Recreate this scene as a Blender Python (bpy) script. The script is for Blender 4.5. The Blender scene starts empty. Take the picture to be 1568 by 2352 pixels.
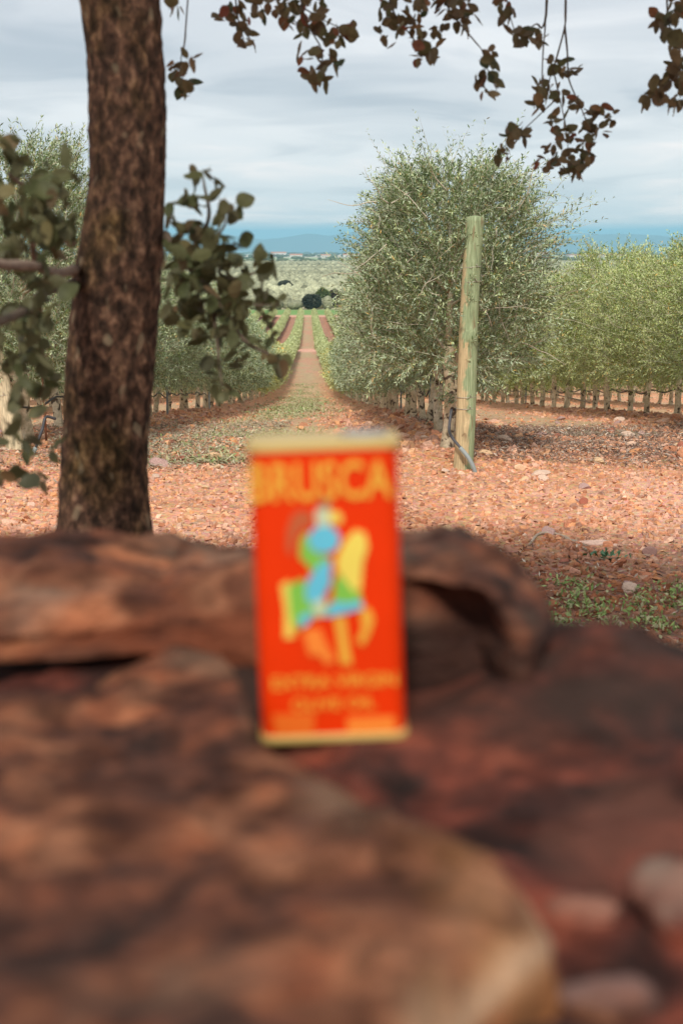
import bpy, math, random
import numpy as np
from mathutils import Vector, Matrix, noise as mnoise

random.seed(7)
rng = np.random.default_rng(7)
scene = bpy.context.scene
COL = scene.collection
R = math.radians

# ------------------------------------------------------------------ camera
CAM = Vector((0.0, 0.0, 1.5))
PITCH = R(10.37)
YAW = R(1.33)
cd = bpy.data.cameras.new("camera")
cam = bpy.data.objects.new("camera", cd)
COL.objects.link(cam)
cd.sensor_fit = 'VERTICAL'
cd.sensor_height = 36.0
cd.sensor_width = 24.0
cd.lens = 50.0
cd.clip_start = 0.02
cd.clip_end = 80000
cd.dof.use_dof = True
cd.dof.focus_distance = 11.0
cd.dof.aperture_fstop = 5.8
cam.location = CAM
cam.rotation_euler = (R(90) - PITCH, 0, -YAW)
scene.camera = cam
bpy.context.view_layer.update()
ROT = cam.rotation_euler.to_matrix()
FP = 50.0 / 36.0 * 2352.0


def px(x, y, d):
    """World point at forward distance d whose place in the photograph is (x, y)."""
    v = ROT @ Vector(((x - 784.0) / FP, -(y - 1176.0) / FP, -1.0))
    return CAM + v * (d / v.y)


def pz(x, y, z):
    """World point at height z seen at (x, y)."""
    v = ROT @ Vector(((x - 784.0) / FP, -(y - 1176.0) / FP, -1.0))
    return CAM + v * ((z - CAM.z) / v.z)


# ------------------------------------------------------------------ world, sun, exposure
SUN_EL, SUN_AZ = R(43), R(188)      # azimuth the light comes from, clockwise from +Y
world = bpy.data.worlds.new("World")
scene.world = world
world.use_nodes = True
wt = world.node_tree
wt.nodes.clear()


def N(t, kind, **kw):
    n = t.nodes.new(kind)
    for k, v in kw.items():
        if k.startswith('i_'):
            key = k[2:]
            key = int(key) if key.isdigit() else key.replace('_', ' ')
            n.inputs[key].default_value = v
        else:
            setattr(n, k, v)
    return n


def ramp(t, fac, stops, interp='LINEAR'):
    r = t.nodes.new('ShaderNodeValToRGB')
    r.color_ramp.interpolation = interp
    els = r.color_ramp.elements
    while len(els) < len(stops):
        els.new(0.5)
    for e, (p, c) in zip(els, stops):
        e.position = p
        e.color = (*c, 1) if len(c) == 3 else c
    t.links.new(fac, r.inputs[0])
    return r.outputs[0]


def math_n(t, op, a, b=None, clamp=False):
    m = t.nodes.new('ShaderNodeMath')
    m.operation = op
    m.use_clamp = clamp
    for i, v in enumerate((a, b)):
        if v is None:
            continue
        if isinstance(v, (int, float)):
            m.inputs[i].default_value = v
        else:
            t.links.new(v, m.inputs[i])
    return m.outputs[0]


def mixc(t, fac, a, b, mode='MIX'):
    m = t.nodes.new('ShaderNodeMix')
    m.data_type = 'RGBA'
    m.blend_type = mode
    for sock, v in ((m.inputs[0], fac), (m.inputs[6], a), (m.inputs[7], b)):
        if isinstance(v, (int, float)):
            sock.default_value = v
        elif isinstance(v, tuple):
            sock.default_value = (*v, 1) if len(v) == 3 else v
        else:
            t.links.new(v, sock)
    return m.outputs[2]


def build_sky():
    t = wt
    sky = N(t, 'ShaderNodeTexSky', sky_type='NISHITA', sun_disc=False, sun_elevation=SUN_EL,
            sun_rotation=SUN_AZ, air_density=1.0, dust_density=1.5)
    tc = N(t, 'ShaderNodeTexCoord')
    sep = N(t, 'ShaderNodeSeparateXYZ')
    t.links.new(tc.outputs['Generated'], sep.inputs[0])
    z = math_n(t, 'MAXIMUM', sep.outputs[2], 0.0)
    den = math_n(t, 'ADD', z, 0.07)
    u = math_n(t, 'DIVIDE', sep.outputs[0], den)
    v = math_n(t, 'DIVIDE', sep.outputs[1], den)
    cmb = N(t, 'ShaderNodeCombineXYZ')
    t.links.new(math_n(t, 'MULTIPLY', u, 0.55), cmb.inputs[0])
    t.links.new(math_n(t, 'MULTIPLY', v, 0.5), cmb.inputs[1])
    cmb.inputs[2].default_value = 3.35
    big = N(t, 'ShaderNodeTexNoise', i_Scale=0.62, i_Detail=3.0, i_Roughness=0.45, i_Distortion=0.5)
    fine = N(t, 'ShaderNodeTexNoise', i_Scale=1.9, i_Detail=7.0, i_Roughness=0.5, i_Distortion=0.9)
    t.links.new(cmb.outputs[0], big.inputs['Vector'])
    t.links.new(cmb.outputs[0], fine.inputs['Vector'])
    mixv = math_n(t, 'ADD', math_n(t, 'MULTIPLY', big.outputs[0], 0.68), math_n(t, 'MULTIPLY', fine.outputs[0], 0.32))
    # thinner, brighter cloud towards the horizon
    lift = math_n(t, 'MULTIPLY', math_n(t, 'SUBTRACT', 0.085, z, True), 1.9)
    mixv = math_n(t, 'ADD', mixv, lift)
    cloud = ramp(t, mixv, [(0.40, (.455, .48, .525)), (0.475, (.63, .635, .66)), (0.56, (.79, .775, .78)), (0.78, (1.36, 1.10, .99))], 'EASE')
    nish = N(t, 'ShaderNodeMix', data_type='RGBA', blend_type='MULTIPLY')
    nish.inputs[0].default_value = 1.0
    t.links.new(sky.outputs[0], nish.inputs[6])
    nish.inputs[7].default_value = (.1, .1, .1, 1)
    cl = mixc(t, 0.12, cloud, nish.outputs[2])
    # the clear strip under the edge of the cloud deck
    wob = math_n(t, 'MULTIPLY', math_n(t, 'SUBTRACT', fine.outputs[0], 0.5), 0.004)
    zz = math_n(t, 'ADD', z, wob)
    strip = ramp(t, math_n(t, 'MULTIPLY', zz, 20.0), [(0.30, (1, 1, 1)), (0.40, (0, 0, 0))])
    c = mixc(t, strip, cl, (.30, .55, .68))
    bg = N(t, 'ShaderNodeBackground', i_Strength=1.0)
    t.links.new(c, bg.inputs[0])
    out = N(t, 'ShaderNodeOutputWorld')
    t.links.new(bg.outputs[0], out.inputs[0])


build_sky()
sd = bpy.data.lights.new("sun", 'SUN')
sd.energy = 3.0
sd.angle = R(6)
sd.color = (1.0, 0.95, 0.87)
sun = bpy.data.objects.new("sun", sd)
COL.objects.link(sun)
to_sun = Vector((math.sin(SUN_AZ) * math.cos(SUN_EL), math.cos(SUN_AZ) * math.cos(SUN_EL), math.sin(SUN_EL)))
sun.rotation_euler = to_sun.to_track_quat('Z', 'Y').to_euler()
sun.location = (-4, -6, 9)
vs = scene.view_settings
vs.view_transform = 'Standard'
vs.look = 'None'
vs.exposure = 0.34
vs.gamma = 1.0
vs.use_curve_mapping = False
scene.cycles.max_bounces = 6
scene.cycles.diffuse_bounces = 3
scene.cycles.glossy_bounces = 2
scene.cycles.transmission_bounces = 3
scene.cycles.volume_bounces = 0
scene.cycles.transparent_max_bounces = 8
scene.cycles.use_denoising = True

# ------------------------------------------------------------------ numpy noise


def _hash(ix, iy, iz, s):
    h = (ix * 374761393 + iy * 668265263 + iz * 2147483647 + s * 974634777) & 0xFFFFFFFF
    h = ((h ^ (h >> 13)) * 1274126177) & 0xFFFFFFFF
    h = (h ^ (h >> 16)) & 0xFFFFFF
    return h / float(0xFFFFFF)


def vnoise(p, s=0):
    """Value noise in 0..1 of an (n, 3) array."""
    p = np.asarray(p, dtype=np.float64)
    i = np.floor(p).astype(np.int64)
    f = p - i
    f = f * f * (3 - 2 * f)
    r = np.zeros(len(p))
    for dx in (0, 1):
        wx = f[:, 0] if dx else 1 - f[:, 0]
        for dy in (0, 1):
            wy = f[:, 1] if dy else 1 - f[:, 1]
            for dz in (0, 1):
                wz = f[:, 2] if dz else 1 - f[:, 2]
                r += wx * wy * wz * _hash(i[:, 0] + dx, i[:, 1] + dy, i[:, 2] + dz, s)
    return r


def fbm(p, oct=4, s=0, rough=0.5):
    p = np.asarray(p, dtype=np.float64)
    a, tot, r = 1.0, 0.0, np.zeros(len(p))
    for k in range(oct):
        r += a * vnoise(p * 2 ** k, s + k * 17)
        tot += a
        a *= rough
    return r / tot


def P3(x, y, z=0.0):
    x = np.atleast_1d(np.asarray(x, dtype=np.float64))
    y = np.asarray(y, dtype=np.float64)
    x, y, z = np.broadcast_arrays(x, y, np.asarray(z, dtype=np.float64))
    return np.stack([x, y, z], 1)


def ss(a, b, x):
    t = np.clip((x - a) / (b - a), 0, 1)
    return t * t * (3 - 2 * t)


# ------------------------------------------------------------------ object helpers


def npmesh(name, V, F, mats=(), smooth=False, colors=None, mi=None):
    """Mesh from vertex array and a face array (triangles or quads)."""
    V = np.asarray(V, dtype=np.float32)
    F = np.asarray(F, dtype=np.int32)
    me = bpy.data.meshes.new(name)
    k = F.shape[1]
    me.vertices.add(len(V))
    me.vertices.foreach_set('co', V.ravel())
    me.loops.add(F.size)
    me.loops.foreach_set('vertex_index', F.ravel())
    me.polygons.add(len(F))
    me.polygons.foreach_set('loop_start', np.arange(0, F.size, k, dtype=np.int32))
    me.polygons.foreach_set('use_smooth', np.full(len(F), bool(smooth)))
    for m in mats:
        me.materials.append(m)
    if mi is not None:
        me.polygons.foreach_set('material_index', np.asarray(mi, dtype=np.int32))
    me.update(calc_edges=True)
    if colors is not None:
        c = np.asarray(colors, dtype=np.float32)
        if c.shape[1] == 3:
            c = np.concatenate([c, np.ones((len(c), 1), np.float32)], 1)
        a = me.color_attributes.new('tint', 'FLOAT_COLOR', 'POINT')
        a.data.foreach_set('color', c.ravel())
    return me


def obj(name, me, parent=None, loc=None, **tags):
    o = bpy.data.objects.new(name, me)
    COL.objects.link(o)
    if parent is not None:
        o.parent = parent
    if loc is not None:
        o.location = loc
    tag(o, **tags)
    return o


def tag(o, label=None, cat=None, group=None, kind=None):
    if label:
        o['label'] = label
    if cat:
        o['category'] = cat
    if group:
        o['group'] = group
    if kind:
        o['kind'] = kind
    return o


def empty(name, loc=(0, 0, 0), rz=0.0, **tags):
    o = obj(name, None, loc=loc, **tags)
    o.rotation_euler = (0, 0, rz)
    o.empty_display_size = 0.1
    return o


class MB:
    """Collects geometry with any face sizes."""

    def __init__(s):
        s.v, s.f, s.m = [], [], []

    def add(s, vs_, fs, m=0):
        b = len(s.v)
        s.v += [tuple(x) for x in vs_]
        s.f += [tuple(i + b for i in f) for f in fs]
        s.m += [m] * len(fs)

    def tube(s, pts, radii, n=8, m=0, cap=True, wob=0.0, seed=0):
        pts = [Vector(p) for p in pts]
        if isinstance(radii, (int, float)):
            radii = [radii] * len(pts)
        rings = []
        prev = None
        for i, p in enumerate(pts):
            a = pts[max(i - 1, 0)]
            b = pts[min(i + 1, len(pts) - 1)]
            t = (b - a).normalized()
            if prev is None:
                up = Vector((0, 0, 1)) if abs(t.z) < 0.9 else Vector((0, 1, 0))
                x = t.cross(up).normalized()
            else:
                x = (prev - t * prev.dot(t)).normalized()
            prev = x
            y = t.cross(x)
            ring = []
            for k in range(n):
                an = 2 * math.pi * k / n
                r = radii[i]
                if wob:
                    r *= 1 + wob * (mnoise.noise(Vector((k * 1.7 + seed, i * 0.6, seed * 3.1))))
                ring.append(p + x * (math.cos(an) * r) + y * (math.sin(an) * r))
            rings.append(ring)
        vs_ = [q for r in rings for q in r]
        fs = []
        for i in range(len(rings) - 1):
            for k in range(n):
                k2 = (k + 1) % n
                fs.append((i * n + k, i * n + k2, (i + 1) * n + k2, (i + 1) * n + k))
        if cap:
            fs.append(tuple(range(n - 1, -1, -1)))
            fs.append(tuple((len(rings) - 1) * n + k for k in range(n)))
        s.add(vs_, fs, m)

    def box(s, c, d, m=0):
        cx, cy, cz = c
        x, y, z = (q / 2 for q in d)
        v = [(cx + a * x, cy + b * y, cz + e * z) for a in (-1, 1) for b in (-1, 1) for e in (-1, 1)]
        s.add(v, [(0, 1, 3, 2), (4, 6, 7, 5), (0, 4, 5, 1), (2, 3, 7, 6), (0, 2, 6, 4), (1, 5, 7, 3)], m)

    def mesh(s, name, mats=(), smooth=False):
        me = bpy.data.meshes.new(name)
        me.from_pydata(s.v, [], s.f)
        for m in mats:
            me.materials.append(m)
        me.polygons.foreach_set('material_index', s.m)
        me.polygons.foreach_set('use_smooth', [smooth] * len(s.f))
        me.update()
        return me


M_shoot = None
def polyline(pts, n=6):
    """Smooth curve through points (Catmull-Rom)."""
    P = [Vector(p) for p in pts]
    P = [P[0] * 2 - P[1]] + P + [P[-1] * 2 - P[-2]]
    out = []
    for i in range(1, len(P) - 2):
        for k in range(n):
            t = k / n
            a, b, c, d = P[i - 1], P[i], P[i + 1], P[i + 2]
            out.append(.5 * ((2 * b) + (c - a) * t + (2 * a - 5 * b + 4 * c - d) * t * t + (3 * b - a - 3 * c + d) * t ** 3))
    out.append(P[-2])
    return out


# ------------------------------------------------------------------ materials


def new_mat(name):
    m = bpy.data.materials.new(name)
    m.use_nodes = True
    t = m.node_tree
    b = t.nodes['Principled BSDF']
    b.inputs['Specular IOR Level'].default_value = 0.3
    return m, t, b


def coords(t, scale=(1, 1, 1), world_space=False):
    if world_space:
        g = N(t, 'ShaderNodeNewGeometry')
        o = g.outputs['Position']
    else:
        o = N(t, 'ShaderNodeTexCoord').outputs['Object']
    mp = N(t, 'ShaderNodeMapping')
    mp.inputs['Scale'].default_value = scale
    t.links.new(o, mp.inputs[0])
    return mp.outputs[0]


def noise_n(t, vec, scale, detail=4, rough=0.55, dist=0.0):
    n = N(t, 'ShaderNodeTexNoise', i_Scale=scale, i_Detail=detail, i_Roughness=rough, i_Distortion=dist)
    t.links.new(vec, n.inputs['Vector'])
    return n.outputs[0]


def bump(t, b, h, strength=0.4, dist=0.01):
    n = N(t, 'ShaderNodeBump', i_Strength=strength, i_Distance=dist)
    t.links.new(h, n.inputs['Height'])
    t.links.new(n.outputs[0], b.inputs['Normal'])


def mat_simple(name, col, rough=0.7, metal=0.0, var=0.25, scale=20, spec=0.3, bmp=0.15):
    m, t, b = new_mat(name)
    v = coords(t)
    n = noise_n(t, v, scale, 5)
    lo = tuple(c * (1 - var) for c in col)
    hi = tuple(min(1, c * (1 + var)) for c in col)
    t.links.new(ramp(t, n, [(0.3, lo), (0.7, hi)]), b.inputs['Base Color'])
    b.inputs['Roughness'].default_value = rough
    b.inputs['Metallic'].default_value = metal
    b.inputs['Specular IOR Level'].default_value = spec
    if bmp:
        bump(t, b, n, bmp, 0.004)
    return m


def mat_ground():
    m, t, b = new_mat('red_soil')
    at = N(t, 'ShaderNodeAttribute', attribute_name='tint')
    v = coords(t, world_space=True)
    n1 = noise_n(t, v, 3.0, 6, 0.65)
    n2 = noise_n(t, v, 38.0, 5, 0.7)
    vor = N(t, 'ShaderNodeTexVoronoi', i_Scale=34.0)
    t.links.new(v, vor.inputs['Vector'])
    f = math_n(t, 'ADD', math_n(t, 'MULTIPLY', n1, 0.5), math_n(t, 'MULTIPLY', n2, 0.6))
    k = ramp(t, f, [(0.36, (.52, .46, .44)), (0.52, (1, 1, 1)), (0.70, (1.35, 1.4, 1.42))])
    c = mixc(t, 1.0, at.outputs['Color'], k, 'MULTIPLY')
    cell = mixc(t, 0.22, c, vor.outputs['Color'], 'OVERLAY')
    t.links.new(cell, b.inputs['Base Color'])
    b.inputs['Roughness'].default_value = 0.95
    h = math_n(t, 'ADD', n2, math_n(t, 'MULTIPLY', vor.outputs['Distance'], -0.6))
    bump(t, b, h, 0.7, 0.02)
    return m


def mat_tint(name, rough=0.9, var=0.2, scale=40, bmp=0.3, spec=0.2, dist=0.004):
    """Colour from the mesh attribute with fine grain."""
    m, t, b = new_mat(name)
    at = N(t, 'ShaderNodeAttribute', attribute_name='tint')
    v = coords(t, world_space=True)
    n = noise_n(t, v, scale, 5, 0.6)
    k = ramp(t, n, [(0.3, (1 - var,) * 3), (0.7, (1 + var,) * 3)])
    t.links.new(mixc(t, 1.0, at.outputs['Color'], k, 'MULTIPLY'), b.inputs['Base Color'])
    b.inputs['Roughness'].default_value = rough
    b.inputs['Specular IOR Level'].default_value = spec
    if bmp:
        bump(t, b, n, bmp, dist)
    return m


def mat_stone():
    """Loose stones: each its own tone."""
    m, t, b = new_mat('red_stone')
    oi = N(t, 'ShaderNodeObjectInfo')
    base = ramp(t, oi.outputs['Random'], [(0.0, (.50, .22, .12)), (0.2, (.60, .33, .21)), (0.4, (.42, .16, .10)), (0.55, (.56, .42, .34)),
                                           (0.7, (.62, .28, .12)), (0.85, (.40, .27, .24)), (1.0, (.64, .44, .28))])
    v = coords(t)
    n = noise_n(t, v, 16.0, 6, 0.65)
    k = ramp(t, n, [(0.3, (.6, .55, .52)), (0.55, (1, 1, 1)), (0.8, (1.25, 1.22, 1.2))])
    t.links.new(mixc(t, 1.0, base, k, 'MULTIPLY'), b.inputs['Base Color'])
    b.inputs['Roughness'].default_value = 0.85
    bump(t, b, n, 0.5, 0.01)
    return m


def mat_leaf(name, top, under, rough=0.5, trans=0.15, spec=0.35):
    """Leaf with a darker face and a paler back; per-leaf tint from the mesh."""
    m = bpy.data.materials.new(name)
    m.use_nodes = True
    t = m.node_tree
    t.nodes.clear()
    at = N(t, 'ShaderNodeAttribute', attribute_name='tint')
    g = N(t, 'ShaderNodeNewGeometry')
    c = mixc(t, g.outputs['Backfacing'], top, under)
    c = mixc(t, 1.0, c, at.outputs['Color'], 'MULTIPLY')
    b = N(t, 'ShaderNodeBsdfPrincipled', i_Roughness=rough)
    b.inputs['Specular IOR Level'].default_value = spec
    t.links.new(c, b.inputs['Base Color'])
    tr = N(t, 'ShaderNodeBsdfTranslucent')
    c2 = mixc(t, 1.0, c, (1.3, 1.5, .6), 'MULTIPLY')
    t.links.new(c2, tr.inputs[0])
    mx = N(t, 'ShaderNodeMixShader')
    mx.inputs[0].default_value = trans
    t.links.new(b.outputs[0], mx.inputs[1])
    t.links.new(tr.outputs[0], mx.inputs[2])
    o = N(t, 'ShaderNodeOutputMaterial')
    t.links.new(mx.outputs[0], o.inputs[0])
    return m


def mat_oak_leaf(name='oak_leaf', green=False):
    m = bpy.data.materials.new(name)
    m.use_nodes = True
    t = m.node_tree
    t.nodes.clear()
    oi = N(t, 'ShaderNodeObjectInfo')
    at = N(t, 'ShaderNodeAttribute', attribute_name='tint')
    r = math_n(t, 'FRACT', math_n(t, 'ADD', oi.outputs['Random'], at.outputs['Fac']))
    c = ramp(t, r, [(0.0, (.15, .115, .055)), (0.22, (.11, .11, .045)), (0.4, (.17, .11, .06)), (0.56, (.06, .085, .04)),
                    (0.64, (.17, .13, .065)), (0.86, (.12, .085, .05)), (0.94, (.24, .05, .025)), (1.0, (.24, .17, .07))])
    if green:
        c = mixc(t, 0.6, c, ramp(t, r, [(0.0, (.085, .10, .035)), (0.3, (.05, .075, .028)), (0.6, (.12, .13, .05)), (0.85, (.035, .06, .03)), (1.0, (.16, .16, .07))]))
    g = N(t, 'ShaderNodeNewGeometry')
    c = mixc(t, math_n(t, 'MULTIPLY', g.outputs['Backfacing'], 0.35), c, (.17, .16, .08) if green else (.24, .165, .09))
    v = coords(t)
    n = noise_n(t, v, 60, 3)
    c = mixc(t, 1.0, c, ramp(t, n, [(0.3, (.75, .75, .75)), (0.7, (1.2, 1.2, 1.2))]), 'MULTIPLY')
    b = N(t, 'ShaderNodeBsdfPrincipled', i_Roughness=0.55)
    b.inputs['Specular IOR Level'].default_value = 0.25
    t.links.new(c, b.inputs['Base Color'])
    tr = N(t, 'ShaderNodeBsdfTranslucent')
    t.links.new(c, tr.inputs[0])
    mx = N(t, 'ShaderNodeMixShader')
    mx.inputs[0].default_value = 0.35
    t.links.new(b.outputs[0], mx.inputs[1])
    t.links.new(tr.outputs[0], mx.inputs[2])
    o = N(t, 'ShaderNodeOutputMaterial')
    t.links.new(mx.outputs[0], o.inputs[0])
    return m


def mat_bark():
    m, t, b = new_mat('oak_bark')
    v = coords(t, (1, 1, 0.62))
    n = noise_n(t, v, 58.0, 5, 0.62, 0.2)
    big = noise_n(t, v, 5.0, 4, 0.6)
    c = ramp(t, n, [(0.36, (.022, .014, .010)), (0.48, (.060, .034, .023)), (0.58, (.12, .064, .040)), (0.70, (.26, .15, .095))])
    moss = ramp(t, big, [(0.50, (0, 0, 0)), (0.66, (.75, .75, .75))])
    c = mixc(t, moss, c, mixc(t, 1.0, c, (.80, .95, .45), 'MULTIPLY'))
    spots = noise_n(t, v, 30.0, 1, 0.5)
    sp = ramp(t, spots, [(0.66, (0, 0, 0)), (0.74, (.4, .4, .4))])
    c = mixc(t, sp, c, (.34, .27, .17))
    t.links.new(c, b.inputs['Base Color'])
    b.inputs['Roughness'].default_value = 0.95
    b.inputs['Specular IOR Level'].default_value = 0.1
    bump(t, b, n, 0.5, 0.007)
    return m


def mat_olive_bark():
    m, t, b = new_mat('olive_bark')
    v = coords(t)
    g = coords(t, world_space=True)
    n = noise_n(t, g, 9.0, 5, 0.6)
    f = noise_n(t, g, 45.0, 5, 0.6)
    kn = noise_n(t, g, 15.0, 2, 0.5, 0.6)
    c = ramp(t, n, [(0.3, (.42, .345, .22)), (0.5, (.66, .565, .40)), (0.7, (.78, .69, .53))])
    k = ramp(t, f, [(0.3, (.72, .7, .66)), (0.7, (1.15, 1.15, 1.15))])
    c = mixc(t, 1.0, c, k, 'MULTIPLY')
    d = ramp(t, kn, [(0.57, (0, 0, 0)), (0.64, (.95, .95, .95))])
    c = mixc(t, d, c, (.07, .045, .03))
    t.links.new(c, b.inputs['Base Color'])
    b.inputs['Roughness'].default_value = 0.9
    bump(t, b, f, 0.5, 0.006)
    return m


def mat_post(name, green=0.6, pale=(.50, .385, .215)):
    m, t, b = new_mat(name)
    v = coords(t, (1, 1, 0.07))
    v2 = coords(t, (1, 1, 0.45))
    grain = noise_n(t, v, 90.0, 5, 0.6, 0.4)
    patch = noise_n(t, v2, 8.0, 4, 0.6, 0.6)
    tc = N(t, 'ShaderNodeTexCoord')
    sp = N(t, 'ShaderNodeSeparateXYZ')
    t.links.new(tc.outputs['Object'], sp.inputs[0])
    side = math_n(t, 'ADD', math_n(t, 'MULTIPLY', sp.outputs[0], 3.4), math_n(t, 'MULTIPLY', sp.outputs[2], 0.10))
    mask = ramp(t, math_n(t, 'ADD', patch, side), [(0.60, (0, 0, 0)), (0.66, (green,) * 3)])
    wood = ramp(t, grain, [(0.3, tuple(c * .6 for c in pale)), (0.55, pale), (0.75, tuple(min(1, c * 1.35) for c in pale))])
    grn = ramp(t, grain, [(0.3, (.13, .17, .09)), (0.55, (.24, .315, .17)), (0.75, (.37, .44, .28))])
    c = mixc(t, mask, wood, grn)
    sc_ = noise_n(t, coords(t, (1, 1, .2)), 30.0, 3, .6, .5)
    c = mixc(t, ramp(t, sc_, [(0.60, (0, 0, 0)), (0.66, (.7, .7, .7))]), c, (.20, .13, .07))
    t.links.new(c, b.inputs['Base Color'])
    b.inputs['Roughness'].default_value = 0.9
    bump(t, b, grain, 0.8, 0.006)
    return m


def mat_rock(name, stops, scale=7.0, seed=0.0, lich=(.22, .145, .10)):
    m, t, b = new_mat(name)
    v = coords(t, (1, 1.0, 2.0), world_space=True)
    ad = N(t, 'ShaderNodeVectorMath', operation='ADD')
    t.links.new(v, ad.inputs[0])
    ad.inputs[1].default_value = (seed, seed * 1.7, seed * .3)
    v = ad.outputs[0]
    n = noise_n(t, v, scale * 1.6, 5, 0.55, 0.8)
    f = noise_n(t, v, scale * 9, 5, 0.65)
    c = ramp(t, n, stops)
    c = mixc(t, 1.0, c, ramp(t, f, [(0.3, (.55, .55, .55)), (0.7, (1.4, 1.4, 1.4))]), 'MULTIPLY')
    pit = noise_n(t, v, scale * 3.4, 3, 0.5, 0.6)
    c = mixc(t, 1.0, c, ramp(t, pit, [(0.38, (.46, .42, .40)), (0.5, (1, 1, 1)), (0.66, (1.45, 1.25, 1.1))]), 'MULTIPLY')
    l = noise_n(t, v, scale * 1.3, 3, 0.5, 0.5)
    c = mixc(t, ramp(t, l, [(0.56, (0, 0, 0)), (0.70, (.6, .6, .6))]), c, lich)
    at = N(t, 'ShaderNodeAttribute', attribute_name='tint')      # rgb: fracture, rust and painted shade colours, alpha: how much
    c = mixc(t, at.outputs['Alpha'], c, at.outputs['Color'])
    t.links.new(c, b.inputs['Base Color'])
    b.inputs['Roughness'].default_value = 0.85
    b.inputs['Specular IOR Level'].default_value = 0.2
    bump(t, b, f, 0.7, 0.01)
    return m


M_ground = mat_ground()
M_stone = mat_stone()
M_gravel = mat_tint('gravel_stone', var=0.25, scale=60)
M_litter = mat_tint('dry_litter', var=0.15, scale=80, bmp=0)
M_olive = mat_leaf('olive_leaf', (.13, .195, .09), (.34, .41, .28), trans=0.15, rough=.42, spec=.5)
M_olive_fresh = mat_leaf('fresh_olive_leaf', (.20, .27, .085), (.42, .48, .25), trans=0.2, rough=.42, spec=.5)
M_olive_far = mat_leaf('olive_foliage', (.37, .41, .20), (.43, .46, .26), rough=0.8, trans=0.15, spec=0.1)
M_oakleaf = mat_oak_leaf()
M_oakgreen = mat_oak_leaf('green_oak_leaf', True)
M_bark = mat_bark()
M_obark = mat_olive_bark()
M_twig = mat_simple('olive_twig', (.40, .36, .26), 0.85, var=.3, scale=60, bmp=0)
M_otwig = mat_simple('oak_twig', (.11, .08, .055), 0.9, var=.3, scale=60, bmp=0)
M_shoot = mat_simple('bare_olive_shoot', (.52, .46, .36), .8, var=.2, scale=60, bmp=0)
M_pbranch = mat_simple('weathered_branch', (.24, .17, .125), 0.9, var=.35, scale=40)

# ------------------------------------------------------------------ terrain profile
PY = np.array([-40, 8.5, 11, 16, 23, 33, 65, 110, 180, 260, 343, 420, 520, 2500, 30000], float)
PZ = np.array([.02, 0, -.06, -.46, -1.13, -2.08, -4.9, -7.7, -10.9, -13.1, -14.5, -15.6, -16, -16, -16], float)
_h = np.diff(PY)
_dl = np.diff(PZ) / _h
_m = np.zeros(len(PY))
_m[1:-1] = np.where(_dl[:-1] * _dl[1:] > 0, 2 * _dl[:-1] * _dl[1:] / (_dl[:-1] + _dl[1:] - 1e-12), 0)
_m[0], _m[-1] = 0, 0


def prof(y):
    y = np.asarray(y, float)
    i = np.clip(np.searchsorted(PY, y) - 1, 0, len(PY) - 2)
    h = _h[i]
    t = np.clip((y - PY[i]) / h, 0, 1)
    return ((2 * t ** 3 - 3 * t ** 2 + 1) * PZ[i] + (t ** 3 - 2 * t ** 2 + t) * h * _m[i]
            + (-2 * t ** 3 + 3 * t ** 2) * PZ[i + 1] + (t ** 3 - t ** 2) * h * _m[i + 1])


ROWX = [1.04 + 3.35 * k for k in range(-9, 9)]
R1, L1, R2, L2, R3 = 1.04, -2.31, 4.39, -5.66, 7.74


def bend(y):
    """The rows drift a little to the right over their first metres."""
    return .5 * (1 - np.exp(-np.maximum(np.asarray(y, float) - 10.0, 0) / 14.0))


def gz(x, y):
    """Ground height."""
    x = np.atleast_1d(np.asarray(x, float))
    y = np.broadcast_to(np.asarray(y, float), x.shape)
    z = prof(y)
    near = 1 - ss(40, 90, y)
    z = z + near * 0.05 * (fbm(P3(x * .9, y * .9), 3, 5) - .5)
    z = z + near * 0.025 * (fbm(P3(x * 5, y * 5), 3, 9) - .5)
    inrow = ss(9.5, 11, y) * (1 - ss(360, 372, y))
    fx = (x - bend(y) - R1) / 3.35
    dr = np.abs(fx - np.round(fx)) * 3.35
    z = z + inrow * 0.09 * np.exp(-(dr / 0.45) ** 2)
    return z


def gz1(x, y):
    return float(gz([x], [y])[0])


# ------------------------------------------------------------------ ground sheet


def axis(lo, hi, step, far, grow):
    a = list(np.arange(lo, hi, step))
    s, v = step, a[-1]
    while v < far:
        s *= grow
        v += s
        a.append(v)
    return a


ys = axis(-9, 24, 0.11, 21000, 1.045)
s_, v_ = .3, -9.0
neg = []
while v_ > -300:
    s_ *= 1.3
    v_ -= s_
    neg.append(v_)
ys = np.array(neg[::-1] + ys)
xp = axis(0, 6.5, 0.11, 12000, 1.10)
xs = np.array([-v for v in xp[:0:-1]] + xp)
GX, GY = np.meshgrid(xs, ys)
gx, gy = GX.ravel(), GY.ravel()
gzv = gz(gx, gy)
nx, ny = len(xs), len(ys)
idx = np.arange(nx * ny).reshape(ny, nx)
GF = np.stack([idx[:-1, :-1].ravel(), idx[:-1, 1:].ravel(), idx[1:, 1:].ravel(), idx[1:, :-1].ravel()], 1)


def lerp(a, b, t):
    return a * (1 - t[:, None]) + np.array(b)[None, :] * t[:, None]


SOIL = (.54, .27, .145)


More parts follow.
